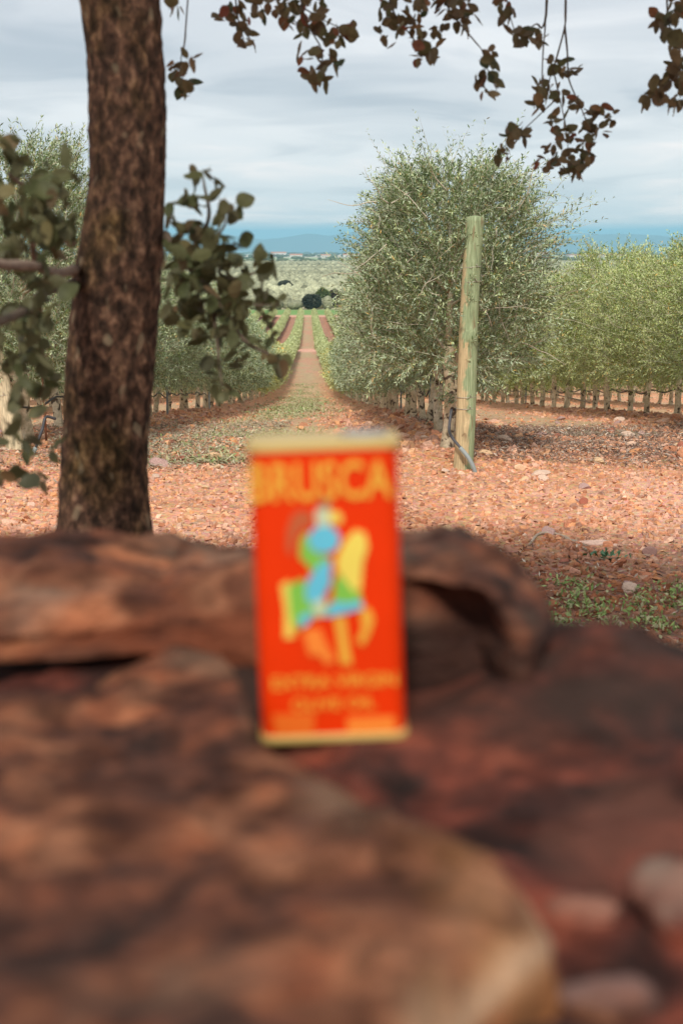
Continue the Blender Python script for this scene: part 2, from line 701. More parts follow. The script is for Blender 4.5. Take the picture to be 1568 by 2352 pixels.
def ground_color(x, y):
    n = len(x)
    c = np.tile(np.array(SOIL), (n, 1))
    p = P3(x, y)
    w = fbm(p * .8, 4, 3)
    w2 = fbm(p * 2.3, 4, 8)
    # compacted track across the row ends, paler
    c = lerp(c, (.60, .345, .235), ss(6.2, 7.2, y) * (1 - ss(9.4, 10.2, y)) * ss(.35, .6, w) * .8)
    # near soil darkened as the oak's shade and leaf litter; mulch beside the end post
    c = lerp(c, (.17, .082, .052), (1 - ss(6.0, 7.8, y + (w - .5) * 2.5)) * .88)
    litter = ss(10.3, 11, y + (w2 - .5)) * (1 - ss(14, 15.5, y)) * ss(1.2, 1.5, x) * (1 - ss(4.4, 5.2, x + (w - .5) * 1.5))
    c = lerp(c, (.15, .085, .06), litter * .95)
    litter2 = ss(9.8, 10.8, y + (w2 - .5)) * (1 - ss(17, 19, y)) * (1 - ss(-.9, -.3, x)) * ss(-2.6, -2.0, x)
    c = lerp(c, (.36, .26, .18), litter2 * .5)
    # dry grass down the middle of each alley
    f = (x - bend(y) - R1) / 3.35 - .5
    da = np.abs(f - np.round(f)) * 3.35
    alley = ss(11, 15, y) * (1 - ss(366, 370, y))
    gr = (1 - ss(.35, .95, da + (w2 - .5) * 1.2)) * alley
    c = lerp(c, (.42, .35, .21), gr * .55)
    far = ss(55, 120, y) * (1 - ss(366, 370, y))
    brown = lerp(np.tile(np.array((.52, .28, .19)), (n, 1)), (.44, .33, .20), ss(.3, .6, w))
    other = (np.round(f) != 0) & (np.round(f) != -1)
    other = np.abs(x - bend(y) - (R1 + L1) / 2) > 1.675
    brown = np.where(other[:, None], np.array((.34, .165, .115)) * (.8 + .5 * w2[:, None]), brown)
    c = c * (1 - far[:, None] * .8) + brown * far[:, None] * .8
    # cross tracks
    for a, b in ((181, 189), (370, 379)):
        k = ss(a - .6, a + .6, y) * (1 - ss(b - .6, b + .6, y))
        c = lerp(c, (.58, .31, .22), k)
    k = ss(379, 381, y) * (1 - ss(425, 430, y))
    c = lerp(c, (.14, .26, .07), k)
    k = ss(426, 430, y)
    w3 = fbm(P3(x * .004, y * .0015), 4, 31)
    c = lerp(c, (.42, .37, .24), k)
    c = lerp(c, (.42, .25, .17), k * ss(.50, .62, w3) * .7)
    k = ss(627, 632, y) * (1 - ss(655, 662, y))
    c = lerp(c, (.40, .36, .20), k)
    k = ss(2300, 2330, y) * (1 - ss(2560, 2600, y))
    c = lerp(c, (.52, .30, .22), k)
    k = ss(2600, 2620, y)
    band = fbm(P3(x * .0012, y * .0011), 4, 77)
    far_c = lerp(np.tile(np.array((.26, .34, .17)), (n, 1)), (.44, .40, .30), ss(.42, .60, band))
    c = c * (1 - k[:, None]) + far_c * k[:, None]
    return c


ground = obj('ground', npmesh('ground', np.stack([gx, gy, gzv], 1), GF, [M_ground], True, ground_color(gx, gy)),
             kind='structure')

# ------------------------------------------------------------------ distant hills


def build_hills():
    m, t, b = new_mat('far_hillside')
    v = coords(t, world_space=True)
    n = noise_n(t, v, 0.0012, 6)
    t.links.new(ramp(t, n, [(0.3, (.10, .15, .17)), (0.7, (.15, .20, .21))]), b.inputs['Base Color'])  # some of the blue haze is put into the hill colour
    b.inputs['Roughness'].default_value = 1
    xs_ = np.linspace(-9500, 9500, 240)
    key = np.array([(-9500, 250), (-5000, 260), (-2200, 250), (-1300, 235), (-900, 210), (-620, 160), (-300, 190), (0, 240), (280, 225), (740, 290), (1500, 300),
                    (2600, 230), (3300, 190), (3800, 230), (4300, 245), (5200, 205), (5800, 240), (9500, 180)], float)
    crest = np.interp(xs_, key[:, 0], key[:, 1]) + 34 * (fbm(P3(xs_ * .0022, 0), 5, 4) - .5)
    vs_, rows = [], 14
    for j in range(rows):
        f = j / (rows - 1)
        h = math.sin(math.pi * f) ** 1.2
        yy = 18800 + 2000 * f
        zz = -22 + (crest + 22) * h * (1 + .12 * (fbm(P3(xs_ * .002, j * .7), 4, 13) - .5) * (1 if 0 < j < rows - 1 else 0))
        vs_.append(np.stack([xs_, np.full_like(xs_, yy), zz], 1))
    V = np.concatenate(vs_)
    n_ = len(xs_)
    i2 = np.arange(n_ * rows).reshape(rows, n_)
    F = np.stack([i2[:-1, :-1].ravel(), i2[:-1, 1:].ravel(), i2[1:, 1:].ravel(), i2[1:, :-1].ravel()], 1)
    obj('hills', npmesh('hills', V, F, [m], True), kind='structure')


build_hills()

# ------------------------------------------------------------------ haze
m = bpy.data.materials.new('haze')
m.use_nodes = True
m.node_tree.nodes.clear()
pv = N(m.node_tree, 'ShaderNodeVolumePrincipled', i_Density=8e-5)
pv.inputs['Color'].default_value = (.42, .82, 1.0, 1)
mo = N(m.node_tree, 'ShaderNodeOutputMaterial')
m.node_tree.links.new(pv.outputs[0], mo.inputs['Volume'])
hb = MB()
hb.box((0, 10300, 153), (25000, 22000, 342))
obj('haze', hb.mesh('haze', [m]), kind='stuff')

# ------------------------------------------------------------------ stones


def ico(sub):
    import bmesh
    bm = bmesh.new()
    bmesh.ops.create_icosphere(bm, subdivisions=sub, radius=1)
    V = np.array([v.co[:] for v in bm.verts])
    F = np.array([[v.index for v in f.verts] for f in bm.faces])
    bm.free()
    return V, F


ICO1, ICO2, ICO3 = ico(1), ico(2), ico(3)


def chipped(V, r, n=9, lo=.45, hi=.85):
    """Cut a unit ball by random planes: an angular stone."""
    V = V.copy()
    for _ in range(n):
        d = r.normal(size=3)
        d /= np.linalg.norm(d)
        h = r.uniform(lo, hi)
        k = V @ d
        over = k > h
        V[over] -= np.outer(k[over] - h, d)
    return V


def stone_mesh(name, seed, flat=.55, mat=None, smooth=False):
    r = np.random.default_rng(seed)
    V = chipped(ICO2[0], r)
    V *= np.array([1, r.uniform(.6, .9), flat * r.uniform(.8, 1.2)])
    V += r.normal(size=V.shape) * .012
    return npmesh(name, V, ICO2[1], [mat or M_stone], smooth)


TONES = [('orange', (.58, .27, .12)), ('salmon pink', (.60, .35, .24)), ('dark red', (.34, .12, .075)), ('dusky purple', (.36, .23, .20)),
         ('pale cream', (.56, .40, .30)), ('rust brown', (.44, .19, .10)), ('ochre', (.60, .40, .23))]
TONE_MATS = [mat_simple('stone_' + n_.replace(' ', '_'), c_, .85, var=.3, scale=11, bmp=.5) for n_, c_ in TONES]
STONES = [stone_mesh('stone', 100 + i, .35 if i // 7 % 2 else .65, TONE_MATS[i % 7]) for i in range(28)]

tones = np.array([(.56, .27, .17), (.60, .35, .25), (.48, .19, .11), (.44, .28, .24), (.62, .44, .34), (.58, .28, .13),
                  (.38, .15, .10), (.52, .34, .28), (.64, .38, .22), (.36, .22, .19)])


def gravel_mesh(name, x, y, size, tint, mat, sink=.3, flat=(.25, .7)):
    n = len(x)
    bx = np.array([(a, b, c) for c in (-1, 1) for b in (-1, 1) for a in (-1, 1)], float)
    bf = np.array([(0, 2, 3, 1), (4, 5, 7, 6), (0, 1, 5, 4), (2, 6, 7, 3), (0, 4, 6, 2), (1, 3, 7, 5)])
    J = bx[None] * rng.uniform(.45, 1.05, (n, 8, 3))
    J[:, 4:, :2] *= rng.uniform(.35, .9, (n, 1, 1))
    J *= np.stack([size * rng.uniform(.7, 1.4, n), size * rng.uniform(.5, 1.0, n), size * rng.uniform(flat[0], flat[1], n)], 1)[:, None, :]
    tilt = rng.normal(0, .35, (n, 2))
    J[:, :, 2] += J[:, :, 0] * tilt[:, :1] + J[:, :, 1] * tilt[:, 1:]
    a = rng.uniform(0, 2 * np.pi, n)
    c_, s2 = np.cos(a)[:, None], np.sin(a)[:, None]
    X = J[:, :, 0] * c_ - J[:, :, 1] * s2 + x[:, None]
    Y = J[:, :, 0] * s2 + J[:, :, 1] * c_ + y[:, None]
    Z = J[:, :, 2] + (gz(x, y) + size * sink * .5)[:, None]
    V = np.stack([X, Y, Z], 2).reshape(-1, 3)
    F = (bf[None] + (np.arange(n) * 8)[:, None, None]).reshape(-1, 4)
    C = np.repeat(tint, 8, 0)
    return npmesh(name, V, F, [mat], False, C)


def scatter_view(n, y0, y1, margin=1.12, power=1.0):
    """Points spread over the ground the lens covers between two distances."""
    u = rng.random(n)
    y = (y0 ** power + u * (y1 ** power - y0 ** power)) ** (1 / power)
    x = (rng.random(n) * 2 - 1) * .27 * margin * y + y * math.tan(YAW)
    return x, y


def build_gravel():
    xs_, ys_, sz = [], [], []
    for n, a, b, s0, s1 in ((15000, 4.6, 8.0, .008, .030), (21000, 8.0, 13, .008, .026), (13000, 13, 26, .014, .036), (6000, 26, 60, .02, .055)):
        x, y = scatter_view(n, a, b, power=1.6)
        s = s0 + (s1 - s0) * rng.random(n) ** 2.2
        xs_.append(x); ys_.append(y); sz.append(s)
    x, y, s = map(np.concatenate, (xs_, ys_, sz))
    f = (x - bend(y) - R1) / 3.35 - .5
    da = np.abs(f - np.round(f)) * 3.35
    keep = ~((y > 13) & (da < .55) & (rng.random(len(x)) < .8))
    m_ = 5200
    yb = 9.8 + 14 * rng.random(m_) ** 1.3
    xb = np.array([R1, L1, R2, L2])[rng.choice(4, m_, p=[.42, .2, .28, .1])] + bend(yb) + rng.normal(0, .42, m_)
    sb = .016 + .045 * rng.random(m_) ** 2.5
    k2 = yb > 9.9 + fbm(P3(xb * 1.5, yb), 2, 4) * 1.2
    x, y, s, keep = np.concatenate([x, xb[k2]]), np.concatenate([y, yb[k2]]), np.concatenate([s, sb[k2]]), np.concatenate([keep, np.ones(k2.sum(), bool)])
    pz_ = fbm(P3(x * 1.1, y * 1.1), 3, 40)
    pz_ = np.where(s > .03, 1, pz_)
    keep &= rng.random(len(x)) < .35 + 1.3 * pz_
    x, y, s = x[keep], y[keep], s[keep]
    t = (tones[rng.integers(0, len(tones), len(x))] * .62 + np.array((.57, .275, .135)) * .45) * (.55 + .62 * rng.random((len(x), 1)) ** .7)
    dk = (1 - ss(6.2, 8.0, y + (fbm(P3(x, y), 3, 3) - .5) * 2.5))[:, None]  # near stones darkened too, as the oak's painted shade
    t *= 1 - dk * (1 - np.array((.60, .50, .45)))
    obj('gravel', gravel_mesh('gravel', x, y, s, t, M_gravel), kind='stuff',
        label='red and salmon gravel strewn over the track and between the rows')


build_gravel()


def stone_place(x, y):
    v = cam.matrix_world.inverted() @ Vector((x, y, gz1(x, y)))
    sx = 784 + FP * v.x / -v.z
    sy = 1176 - FP * v.y / -v.z
    if sx < 140:
        return 'on the stony ground left of the oak trunk' if sy > 1060 else 'by the pale leaning post'
    if sx < 350:
        return 'behind the oak trunk'
    if sx < 575:
        return ('between the oak trunk and the tin, close to the boulders' if sy > 1130 else 'between the oak trunk and the tin, mid track' if sy > 1060
                else 'in the litter between the oak trunk and the tin')
    if sx < 930:
        return 'on the path just above the tin'
    if sy < 1010:
        return 'among mulch right of the wooden post' if sx > 1090 else 'near the foot of the right olive row'
    if sy < 1090:
        return ('at the foot of the wooden post' if sx < 1130 else 'on the mulch edge, right of the post' if sx < 1350 else 'on the mulch edge by the right frame edge')
    if sy < 1200:
        return ('on the track just right of the tin' if sx < 1100 else 'in the middle of the track below the post' if sx < 1340 else 'on the track near the right frame edge')
    if sy < 1330:
        return 'in the gravel just above the boulder hump' if sx < 1300 else 'around the long pale slab and dark sprig'
    return 'among the small green weeds at the right'


def build_stones():
    n = 0
    tries = 0
    placed = []
    while n < 285 and tries < 6000:
        tries += 1
        y = 4.9 + (19 - 4.9) * random.random() ** 1.25
        x = (random.random() * 2 - 1) * .27 * y + y * .023
        if y > 12 and abs(x - bend(y) - (R1 + L1) / 2) < .8:
            continue
        s = (.018 + .045 * random.random() ** 2.0) * (1.5 if y > 9.6 else .85)
        if x > 1.3 and 10 < y < 14:
            s *= 1.2
        if any((x - a) ** 2 + (y - b) ** 2 < (s + c) ** 2 for a, b, c in placed):
            continue
        placed.append((x, y, s))
        vi = random.randrange(len(STONES))
        size = 'large' if s > .062 else 'medium' if s > .038 else 'small'
        shape = 'flat' if vi // 7 % 2 else 'blocky'
        o = obj('stone', STONES[vi], label=f'{size} {shape} {TONES[vi % 7][0]} stone {stone_place(x, y)}', cat='stone', group='loose stones on the ground')
        o.location = (x, y, gz1(x, y) + s * .18)
        o.scale = (s * random.uniform(.8, 1.4), s, s * random.uniform(.8, 1.3))
        o.rotation_euler = (random.uniform(-.35, .35), random.uniform(-.35, .35), random.uniform(0, 6.28))
        n += 1

    # stones one can point at
    for (xx, yy, w, h, d, lab, sd, col) in (
            (1375, 1247, .30, .035, .07, 'long flat pale pink stone slab on the ground right of the boulders', 3, (.62, .43, .34)),
            (1490, 1272, .085, .045, .05, 'dusky purple angular stone near the right edge of the gravel', 4, (.30, .17, .14)),
            (1425, 1290, .07, .03, .05, 'rust brown stone beside the small dark green sprig', 5, (.33, .12, .06)),
            (1320, 1315, .07, .035, .05, 'salmon pink stone in the shade right of the boulder hump', 6, (.60, .31, .21)),
            (1285, 875, .12, .05, .08, 'bright orange flat topped rock among the mulch', 7, (.62, .27, .09)),
            (1190, 1075, .10, .05, .07, 'ochre stone block next to the end of the grey hose', 8, (.64, .43, .27)),
            (1355, 905, .10, .05, .07, 'rusty brown stone in the dark mulch', 9, (.38, .2, .12)),
            (1340, 1153, .06, .04, .04, 'dark red stone standing up on the track', 10, (.33, .11, .07)),
            (1310, 1155, .07, .03, .04, 'orange stone beside the dark red one on the track', 11, (.62, .33, .17)),
            (1148, 1062, .05, .04, .04, 'orange stone leaning on the foot of the green post', 12, (.62, .32, .16)),
            (1445, 1020, .10, .045, .06, 'pale cream pink stone on the mound right of the post', 13, (.62, .42, .30)),
            (905, 1240, .05, .02, .04, 'pale stone on the track behind the tin', 14, (.6, .45, .36)),
            (72, 1160, .07, .03, .05, 'pale round stone on the track left of the oak', 15, (.62, .42, .32)),
            (890, 893, .09, .05, .06, 'rust coloured stone beside the olive row', 16, (.5, .2, .1)),
            (520, 1027, .07, .025, .05, 'orange stone half under leaves left of the tin', 17, (.6, .28, .13))):
        v = pz(xx, yy, 0)
        yg = v.y
        for _ in range(4):
            v = pz(xx, yy, gz1(v.x, v.y) + h * .3)
        mm = mat_simple('stone_tone', col, 0.85, var=.25, scale=9, bmp=.5)
        me = stone_mesh('stone', 900 + sd, 1.0, mm)
        o = obj('stone', me, loc=v, label=lab, cat='stone')
        o.scale = (w / 2 * 1.1, d / 2 * 1.2, h / 2 * 1.5)
        o.rotation_euler = (0, 0, random.uniform(-.15, .15))


build_stones()

# ------------------------------------------------------------------ litter, grass, weeds


def slivers(n, x, y, length, width, tint, lift=.02, up=.3, mat=None, name='leaf_litter'):
    a = rng.uniform(0, 2 * np.pi, n)
    e = rng.normal(0, up, n)
    L = length * rng.uniform(.4, 1.3, n)
    W = width * rng.uniform(.6, 1.3, n)
    d = np.stack([np.cos(a) * np.cos(e), np.sin(a) * np.cos(e), np.sin(e)], 1)
    s = np.stack([-np.sin(a), np.cos(a), rng.normal(0, .4, n)], 1)
    c = np.stack([x, y, gz(x, y) + np.abs(rng.normal(0, lift, n)) + .004], 1)
    V = np.stack([c - d * L[:, None] / 2, c + s * W[:, None] / 2, c + d * L[:, None] / 2, c - s * W[:, None] / 2], 1).reshape(-1, 3)
    F = np.arange(n * 4).reshape(n, 4)
    return npmesh(name, V, F, [mat or M_litter], False, np.repeat(tint, 4, 0))


def pal(cols, n):
    cols = np.array(cols)
    return cols[rng.integers(0, len(cols), n)] * rng.uniform(.7, 1.2, (n, 1))


def build_litter():
    # mulch right of the end post and along the row ends
    n = 42000
    y = 10 + 6.2 * rng.random(n) ** 1.2
    x = rng.uniform(1.1, 5.2, n)
    w = fbm(P3(x * 1.2, y * 1.2), 3, 51)
    k = (rng.random(n) < w * 1.3) & (y > 10.2 + (w - .5) * 1.5)
    x, y = x[k], y[k]
    n1 = len(x)
    t1 = pal([(.14, .09, .07), (.22, .15, .11), (.38, .30, .23), (.10, .065, .05), (.50, .42, .34), (.27, .13, .08)], n1)
    # left of the tin: leaves and straw
    n = 26000
    y2 = 9.9 + 8 * rng.random(n) ** 1.3
    x2 = rng.uniform(-3.6, -.2, n)
    w = fbm(P3(x2 * 1.5, y2 * 1.2), 3, 52)
    k = rng.random(n) < w * 1.4 * ss(-.1, -.9, x2) if False else rng.random(n) < w * 1.3
    x2, y2 = x2[k], y2[k]
    t2 = pal([(.20, .15, .10), (.38, .33, .22), (.30, .30, .19), (.14, .10, .07), (.48, .42, .32)], len(x2))
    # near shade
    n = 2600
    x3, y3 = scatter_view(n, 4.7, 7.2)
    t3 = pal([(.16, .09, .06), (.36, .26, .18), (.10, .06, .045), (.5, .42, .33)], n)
    X, Y, T = np.concatenate([x, x2, x3]), np.concatenate([y, y2, y3]), np.concatenate([t1, t2, t3])
    obj('leaf_litter', slivers(len(X), X, Y, .055, .008, T, .022, .3), kind='stuff',
        label='dark mulch of dry leaves and twigs round the row ends')
    # pale green clippings and grass in the middle of the path and left of the tin
    n = 30000
    y = 10.4 + 75 * rng.random(n) ** 1.9
    x = (R1 + L1) / 2 + bend(y) + rng.normal(0, 1, n) * np.interp(y, [10, 20, 40], [.30, .36, .5])
    w = fbm(P3(x * 1.6, y * .7), 3, 61)
    k = rng.random(n) < ss(.36, .66, w) * ss(10.2, 14, y + (w - .5) * 8)
    x, y = x[k], y[k]
    L = np.where(y > 25, 1.8, 1)
    t = pal([(.30, .33, .15), (.38, .36, .19), (.20, .28, .09), (.45, .42, .26), (.33, .28, .16)], len(x))
    obj('grass', slivers(len(x), x, y, .07 * L, .011 * L, t, .03, .5, name='grass'), kind='stuff',
        label='dry pale green grass and clippings down the middle of the path')
    n = 1500
    x = rng.normal(-1.15, .42, n)
    y = rng.normal(11.4, .7, n)
    k = (x < -.3)
    x, y = x[k], y[k]
    t = pal([(.24, .29, .15), (.36, .36, .22), (.42, .40, .29), (.28, .22, .16)], len(x))
    obj('pruned_leaves', slivers(len(x), x, y, .06, .011, t, .02, .4, name='pruned_leaves'), kind='stuff',
        label='cut green olive leaves lying left of the tin by the row end')
    # fresh weeds at the right, close to the boulders
    xs_, ys_, ts = [], [], []
    r = random.Random(4)
    for _ in range(30):
        v = pz(r.uniform(1235, 1600), r.choice([1380, 1405, 1425, 1440, 1460]) + r.uniform(-25, 30), 0)
        m_ = r.randint(15, 60)
        xs_.append(rng.normal(v.x, .035, m_)); ys_.append(rng.normal(v.y, .05, m_))
    X, Y = np.concatenate(xs_), np.concatenate(ys_)
    t = pal([(.24, .34, .10), (.34, .40, .16), (.18, .27, .08), (.38, .36, .20)], len(X))
    obj('weeds', slivers(len(X), X, Y, .030, .012, t, .03, .8, name='weeds'), kind='stuff',
        label='small bright green weeds in the gravel right of the boulders')


build_litter()

# ------------------------------------------------------------------ leaves and twigs


def leaf_cloud(base, direc, L, W, tint, fold=.25):
    """One leaf per row: four-cornered blade starting at base, pointing along direc."""
    n = len(base)
    up = rng.normal(size=(n, 3)) * .55 + np.array([0, 0, 1.0])
    side = np.cross(direc, up)
    side /= np.linalg.norm(side, axis=1)[:, None] + 1e-9
    nrm = np.cross(side, direc)
    L = L[:, None]; W = W[:, None]
    a = base
    m_ = base + direc * L * .5
    l = m_ + side * W * .5 + nrm * W * fold * .3
    r_ = m_ - side * W * .5 + nrm * W * fold * .3
    tip = base + direc * L - nrm * L * .06
    V = np.stack([a, r_, tip, l], 1).reshape(-1, 3)
    F = np.arange(n * 4).reshape(n, 4)
    return V, F, np.repeat(tint, 4, 0)


def unit(v):
    return v / (np.linalg.norm(v, axis=-1, keepdims=True) + 1e-9)


def crown_geometry(r, hw, hl, z0, z1, twigs, per, L, W, tl=.26, lean=(0, 0), shell=(.35, 1.0), topthin=0.0, tw_r=.0022, extra=None):
    """Twigs spread through an upright hedge-tree volume, each set with paired leaves. Returns leaf and stem arrays."""
    # sample twig bases
    zt = r.random(twigs)
    ang = r.uniform(0, 2 * np.pi, twigs)
    rad = shell[0] + (shell[1] - shell[0]) * r.random(twigs) ** .55
    # width of the volume over height: narrow foot, wide middle, rounded head
    prof_ = np.interp(zt, [0, .12, .35, .7, .88, 1.0], [.7, .95, 1.0, .95, .80, .45])
    bump_ = .58 + .82 * fbm(np.stack([np.cos(ang) * 1.5 + zt, np.sin(ang) * 1.5, zt * 3.0], 1) + r.uniform(0, 50), 3, 3)
    bx_ = np.cos(ang) * rad * prof_ * hw * bump_
    by_ = np.sin(ang) * rad * prof_ * hl * bump_
    bz_ = z0 + (z1 - z0) * zt
    bx_ += lean[0] * zt
    by_ += lean[1] * zt
    B = np.stack([bx_, by_, bz_], 1)
    out = np.stack([np.cos(ang), np.sin(ang), np.full(twigs, .55) + zt * .7 - .65 * (zt < .12)], 1)
    D = unit(out + r.normal(size=(twigs, 3)) * .55)
    TL = tl * r.uniform(.5, 1.35, twigs)
    if extra is not None:
        eb, ed, el = extra
        B = np.concatenate([B, eb]); D = np.concatenate([D, unit(ed)]); TL = np.concatenate([TL, el])
    nt = len(B)
    # stems: thin three-sided slivers with a bend
    droop = np.array([0, 0, -1.0])
    mid = B + D * TL[:, None] * .5
    end = B + D * TL[:, None] + droop * (TL * .10)[:, None] + r.normal(size=(nt, 3)) * .015
    s1 = unit(np.cross(D, r.normal(size=(nt, 3))))
    s2 = np.cross(D, s1)
    w = tw_r
    SV = np.stack([B + s1 * w, B - s1 * w * .5 + s2 * w, B - s1 * w * .5 - s2 * w, mid + s1 * w * .8, mid - s1 * w * .4 + s2 * w * .8,
                   mid - s1 * w * .4 - s2 * w * .8, end], 1).reshape(-1, 3)
    sf = np.array([(0, 1, 4), (0, 4, 3), (1, 2, 5), (1, 5, 4), (2, 0, 3), (2, 3, 5), (3, 4, 6), (4, 5, 6), (5, 3, 6)])
    SF = (sf[None] + (np.arange(nt) * 7)[:, None, None]).reshape(-1, 3)
    # leaves
    k = per
    u = (np.arange(k) // 2 + .5) / (k / 2)
    U = np.clip(u[None] + r.uniform(-.05, .05, (nt, k)), 0, 1)
    bend = -.10 * (U ** 2) * TL[:, None]
    base = B[:, None] + D[:, None] * (U * TL[:, None])[..., None]
    base[..., 2] += bend
    sgn = np.where(np.arange(k) % 2, 1.0, -1.0)
    phi = (np.arange(k) // 2) * 1.5708
    sd_ = s1[:, None] * np.cos(phi)[None, :, None] + s2[:, None] * np.sin(phi)[None, :, None]
    dirs = unit(D[:, None] * .9 + sd_ * sgn[None, :, None] * .8 + r.normal(size=(nt, k, 3)) * .28)
    base = base.reshape(-1, 3); dirs = dirs.reshape(-1, 3)
    n = len(base)
    LL = L * r.uniform(.65, 1.2, n); WW = W * r.uniform(.75, 1.25, n)
    tt = np.repeat(r.uniform(.72, 1.3, nt), k)[:, None] * r.uniform(.8, 1.2, (n, 1)) * np.array([1, 1, 1.0])
    yel = np.repeat(r.random(nt), k) * r.random(n)
    tt = tt * (1 + yel[:, None] * np.array([.45, .32, -.1]))
    brown = (r.random(n) < .05)[:, None]
    tt = np.where(brown, tt * np.array([1.25, .75, .5]), tt)
    V, F, C = leaf_cloud(base, dirs, LL, WW, tt)
    return (V, F, C), (SV, SF)


def limb_mesh(r, name, top, hw, hl, z1, n=9, rad=.022):
    mb = MB()
    mb.tube([(0, 0, top - .05), (0.02, 0.01, top + (z1 - top) * .5), (0.0, 0.02, z1 - .25)], [rad * 1.3, rad * .8, rad * .25], 6)
    for _ in range(n):
        a = r.uniform(0, 6.28)
        h = r.uniform(top, z1 - .6)
        q = r.uniform(.5, .85)
        e = Vector((math.cos(a) * hw * q, math.sin(a) * hl * q, h + r.uniform(.3, .8)))
        s = Vector((0, 0, h))
        m1 = s.lerp(e, .4) + Vector((r.normal(0, .05), r.normal(0, .05), r.uniform(-.05, .08)))
        m2 = s.lerp(e, .75) + Vector((r.normal(0, .05), r.normal(0, .05), r.uniform(0, .1)))
        mb.tube([s, m1, m2, e], [rad * .6, rad * .42, rad * .28, rad * .1], 5)
    # a few long pale shoots that show among the leaves
    for _ in range(7):
        a = r.uniform(0, 6.28)
        h = r.uniform(top + .1, z1 - .3)
        p = Vector((math.cos(a) * hw * .8, math.sin(a) * hl * .8, h))
        q = [p]
        d = Vector((r.normal(0, .6), r.normal(0, .6), r.normal(.2, .5)))
        for s in range(4):
            d += Vector((r.normal(0, .35), r.normal(0, .35), r.normal(0, .3)))
            q.append(q[-1] + d.normalized() * .11)
        mb.tube(q, [.005, .0045, .004, .003, .002], 4)
    return mb.mesh(name, [M_twig], True)


def trunk_mesh(r, name, h, rad, lean=(0, 0), kn=5):
    """Pruned olive trunk: swollen foot, pruning knots, a fork at the top."""
    nr, na = 22, 18
    V = []
    for i in range(nr):
        t = i / (nr - 1)
        z = -.06 + t * (h + .12)
        rr = rad * (1.0 + .45 * math.exp(-t * 9) + .22 * t ** 3)
        cx = lean[0] * t + .012 * math.sin(t * 5 + r.uniform(-.2, .2))
        cy = lean[1] * t
        for k in range(na):
            a = 2 * math.pi * k / na
            V.append([cx + math.cos(a) * rr, cy + math.sin(a) * rr, z])
    V = np.array(V)
    axis_xy = np.repeat(V.reshape(nr, na, 3).mean(1), na, 0)
    d = V - axis_xy
    dn = unit(d * np.array([1, 1, 0]))
    n_ = fbm(V * np.array([16, 16, 7]) + r.uniform(0, 90), 3, 2) - .5
    V = V + dn * (n_ * rad * .6)[:, None]
    for _ in range(kn):
        a, z = r.uniform(0, 6.28), r.uniform(.08, h)
        c = np.array([math.cos(a) * rad, math.sin(a) * rad, z])
        g = np.exp(-(np.linalg.norm((V - axis_xy) * np.array([1, 1, 0]) + np.stack([0 * V[:, 2], 0 * V[:, 2], V[:, 2]], 1) - c, axis=1) / (rad * .45)) ** 2)
        V = V + dn * (g * rad * r.uniform(.3, .7))[:, None]
    i2 = np.arange(nr * na).reshape(nr, na)
    F = np.stack([i2[:-1].ravel(), np.roll(i2, -1, 1)[:-1].ravel(), np.roll(i2, -1, 1)[1:].ravel(), i2[1:].ravel()], 1)
    return npmesh(name, V, F, [M_obark], True)


class Variant:
    pass


def tree_variant(seed, hw, hl, z0, z1, twigs, per, L, W, tl, mat, th=.62, rad=.040, limbs=True, extra=None, **kw):
    r = np.random.default_rng(seed)
    v = Variant()
    (lv, lf, lc), (sv, sf) = crown_geometry(r, hw, hl, z0, z1, twigs, per, L, W, tl, extra=extra, **kw)
    v.crown = npmesh('crown', lv, lf, [mat], False, lc)
    v.twigs = npmesh('twigs', sv, sf, [M_twig], False)
    v.limbs = limb_mesh(r, 'branches', th, hw, hl, z1) if limbs else None
    v.trunk = trunk_mesh(r, 'trunk', th, rad)
    return v


NEAR = [tree_variant(20 + i, .70, .80, .50, 1.84, 1400, 22, .040, .0105, .24, M_olive, th=.72, rad=.036) for i in range(5)]
MID = [tree_variant(40 + i, .66, .85, .48, 1.84, 640, 16, .062, .019, .27, M_olive, limbs=(i < 2)) for i in range(4)]
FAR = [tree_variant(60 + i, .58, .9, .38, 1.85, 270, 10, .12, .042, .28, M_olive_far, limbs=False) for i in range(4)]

ONES = ['', 'first', 'second', 'third', 'fourth', 'fifth', 'sixth', 'seventh', 'eighth', 'ninth', 'tenth', 'eleventh', 'twelfth',
        'thirteenth', 'fourteenth', 'fifteenth', 'sixteenth', 'seventeenth', 'eighteenth', 'nineteenth']
TENS = ['', '', 'twent', 'thirt', 'fort', 'fift', 'sixt', 'sevent', 'eight', 'ninet']


def ordinal(n):
    if n < 20:
        return ONES[n]
    if n < 100:
        return TENS[n // 10] + ('ieth' if n % 10 == 0 else 'y-' + ONES[n % 10])
    return 'hundredth' if n == 100 else 'hundred and ' + ordinal(n - 100)


def place_tree(var, x, y, label, sc=1.0, rz=None, hz=1.0, dark=False):
    t = empty('olive_tree', (x, y, gz1(x, y) - .01), (rz if rz is not None else random.choice([0, math.pi]) + random.uniform(-.25, .25)),
              label=label, cat='olive tree', group='olive trees planted in hedge rows')
    t.scale = (sc, sc, sc * hz)
    tk = obj('trunk', var.trunk, t)
    tk.rotation_euler = (random.gauss(0, .07), random.gauss(0, .07), random.uniform(0, 6.28))
    if var.limbs:
        obj('branches', var.limbs, t)
    cr = obj('crown', var.crown, t, kind='stuff')
    if 3.5 < x and y < 60 and var.crown.materials[0] == M_olive:
        cr.material_slots[0].link = 'OBJECT'
        cr.material_slots[0].material = M_olive_fresh
    if y < 40:
        obj('twigs', var.twigs, t, kind='stuff')
    return t


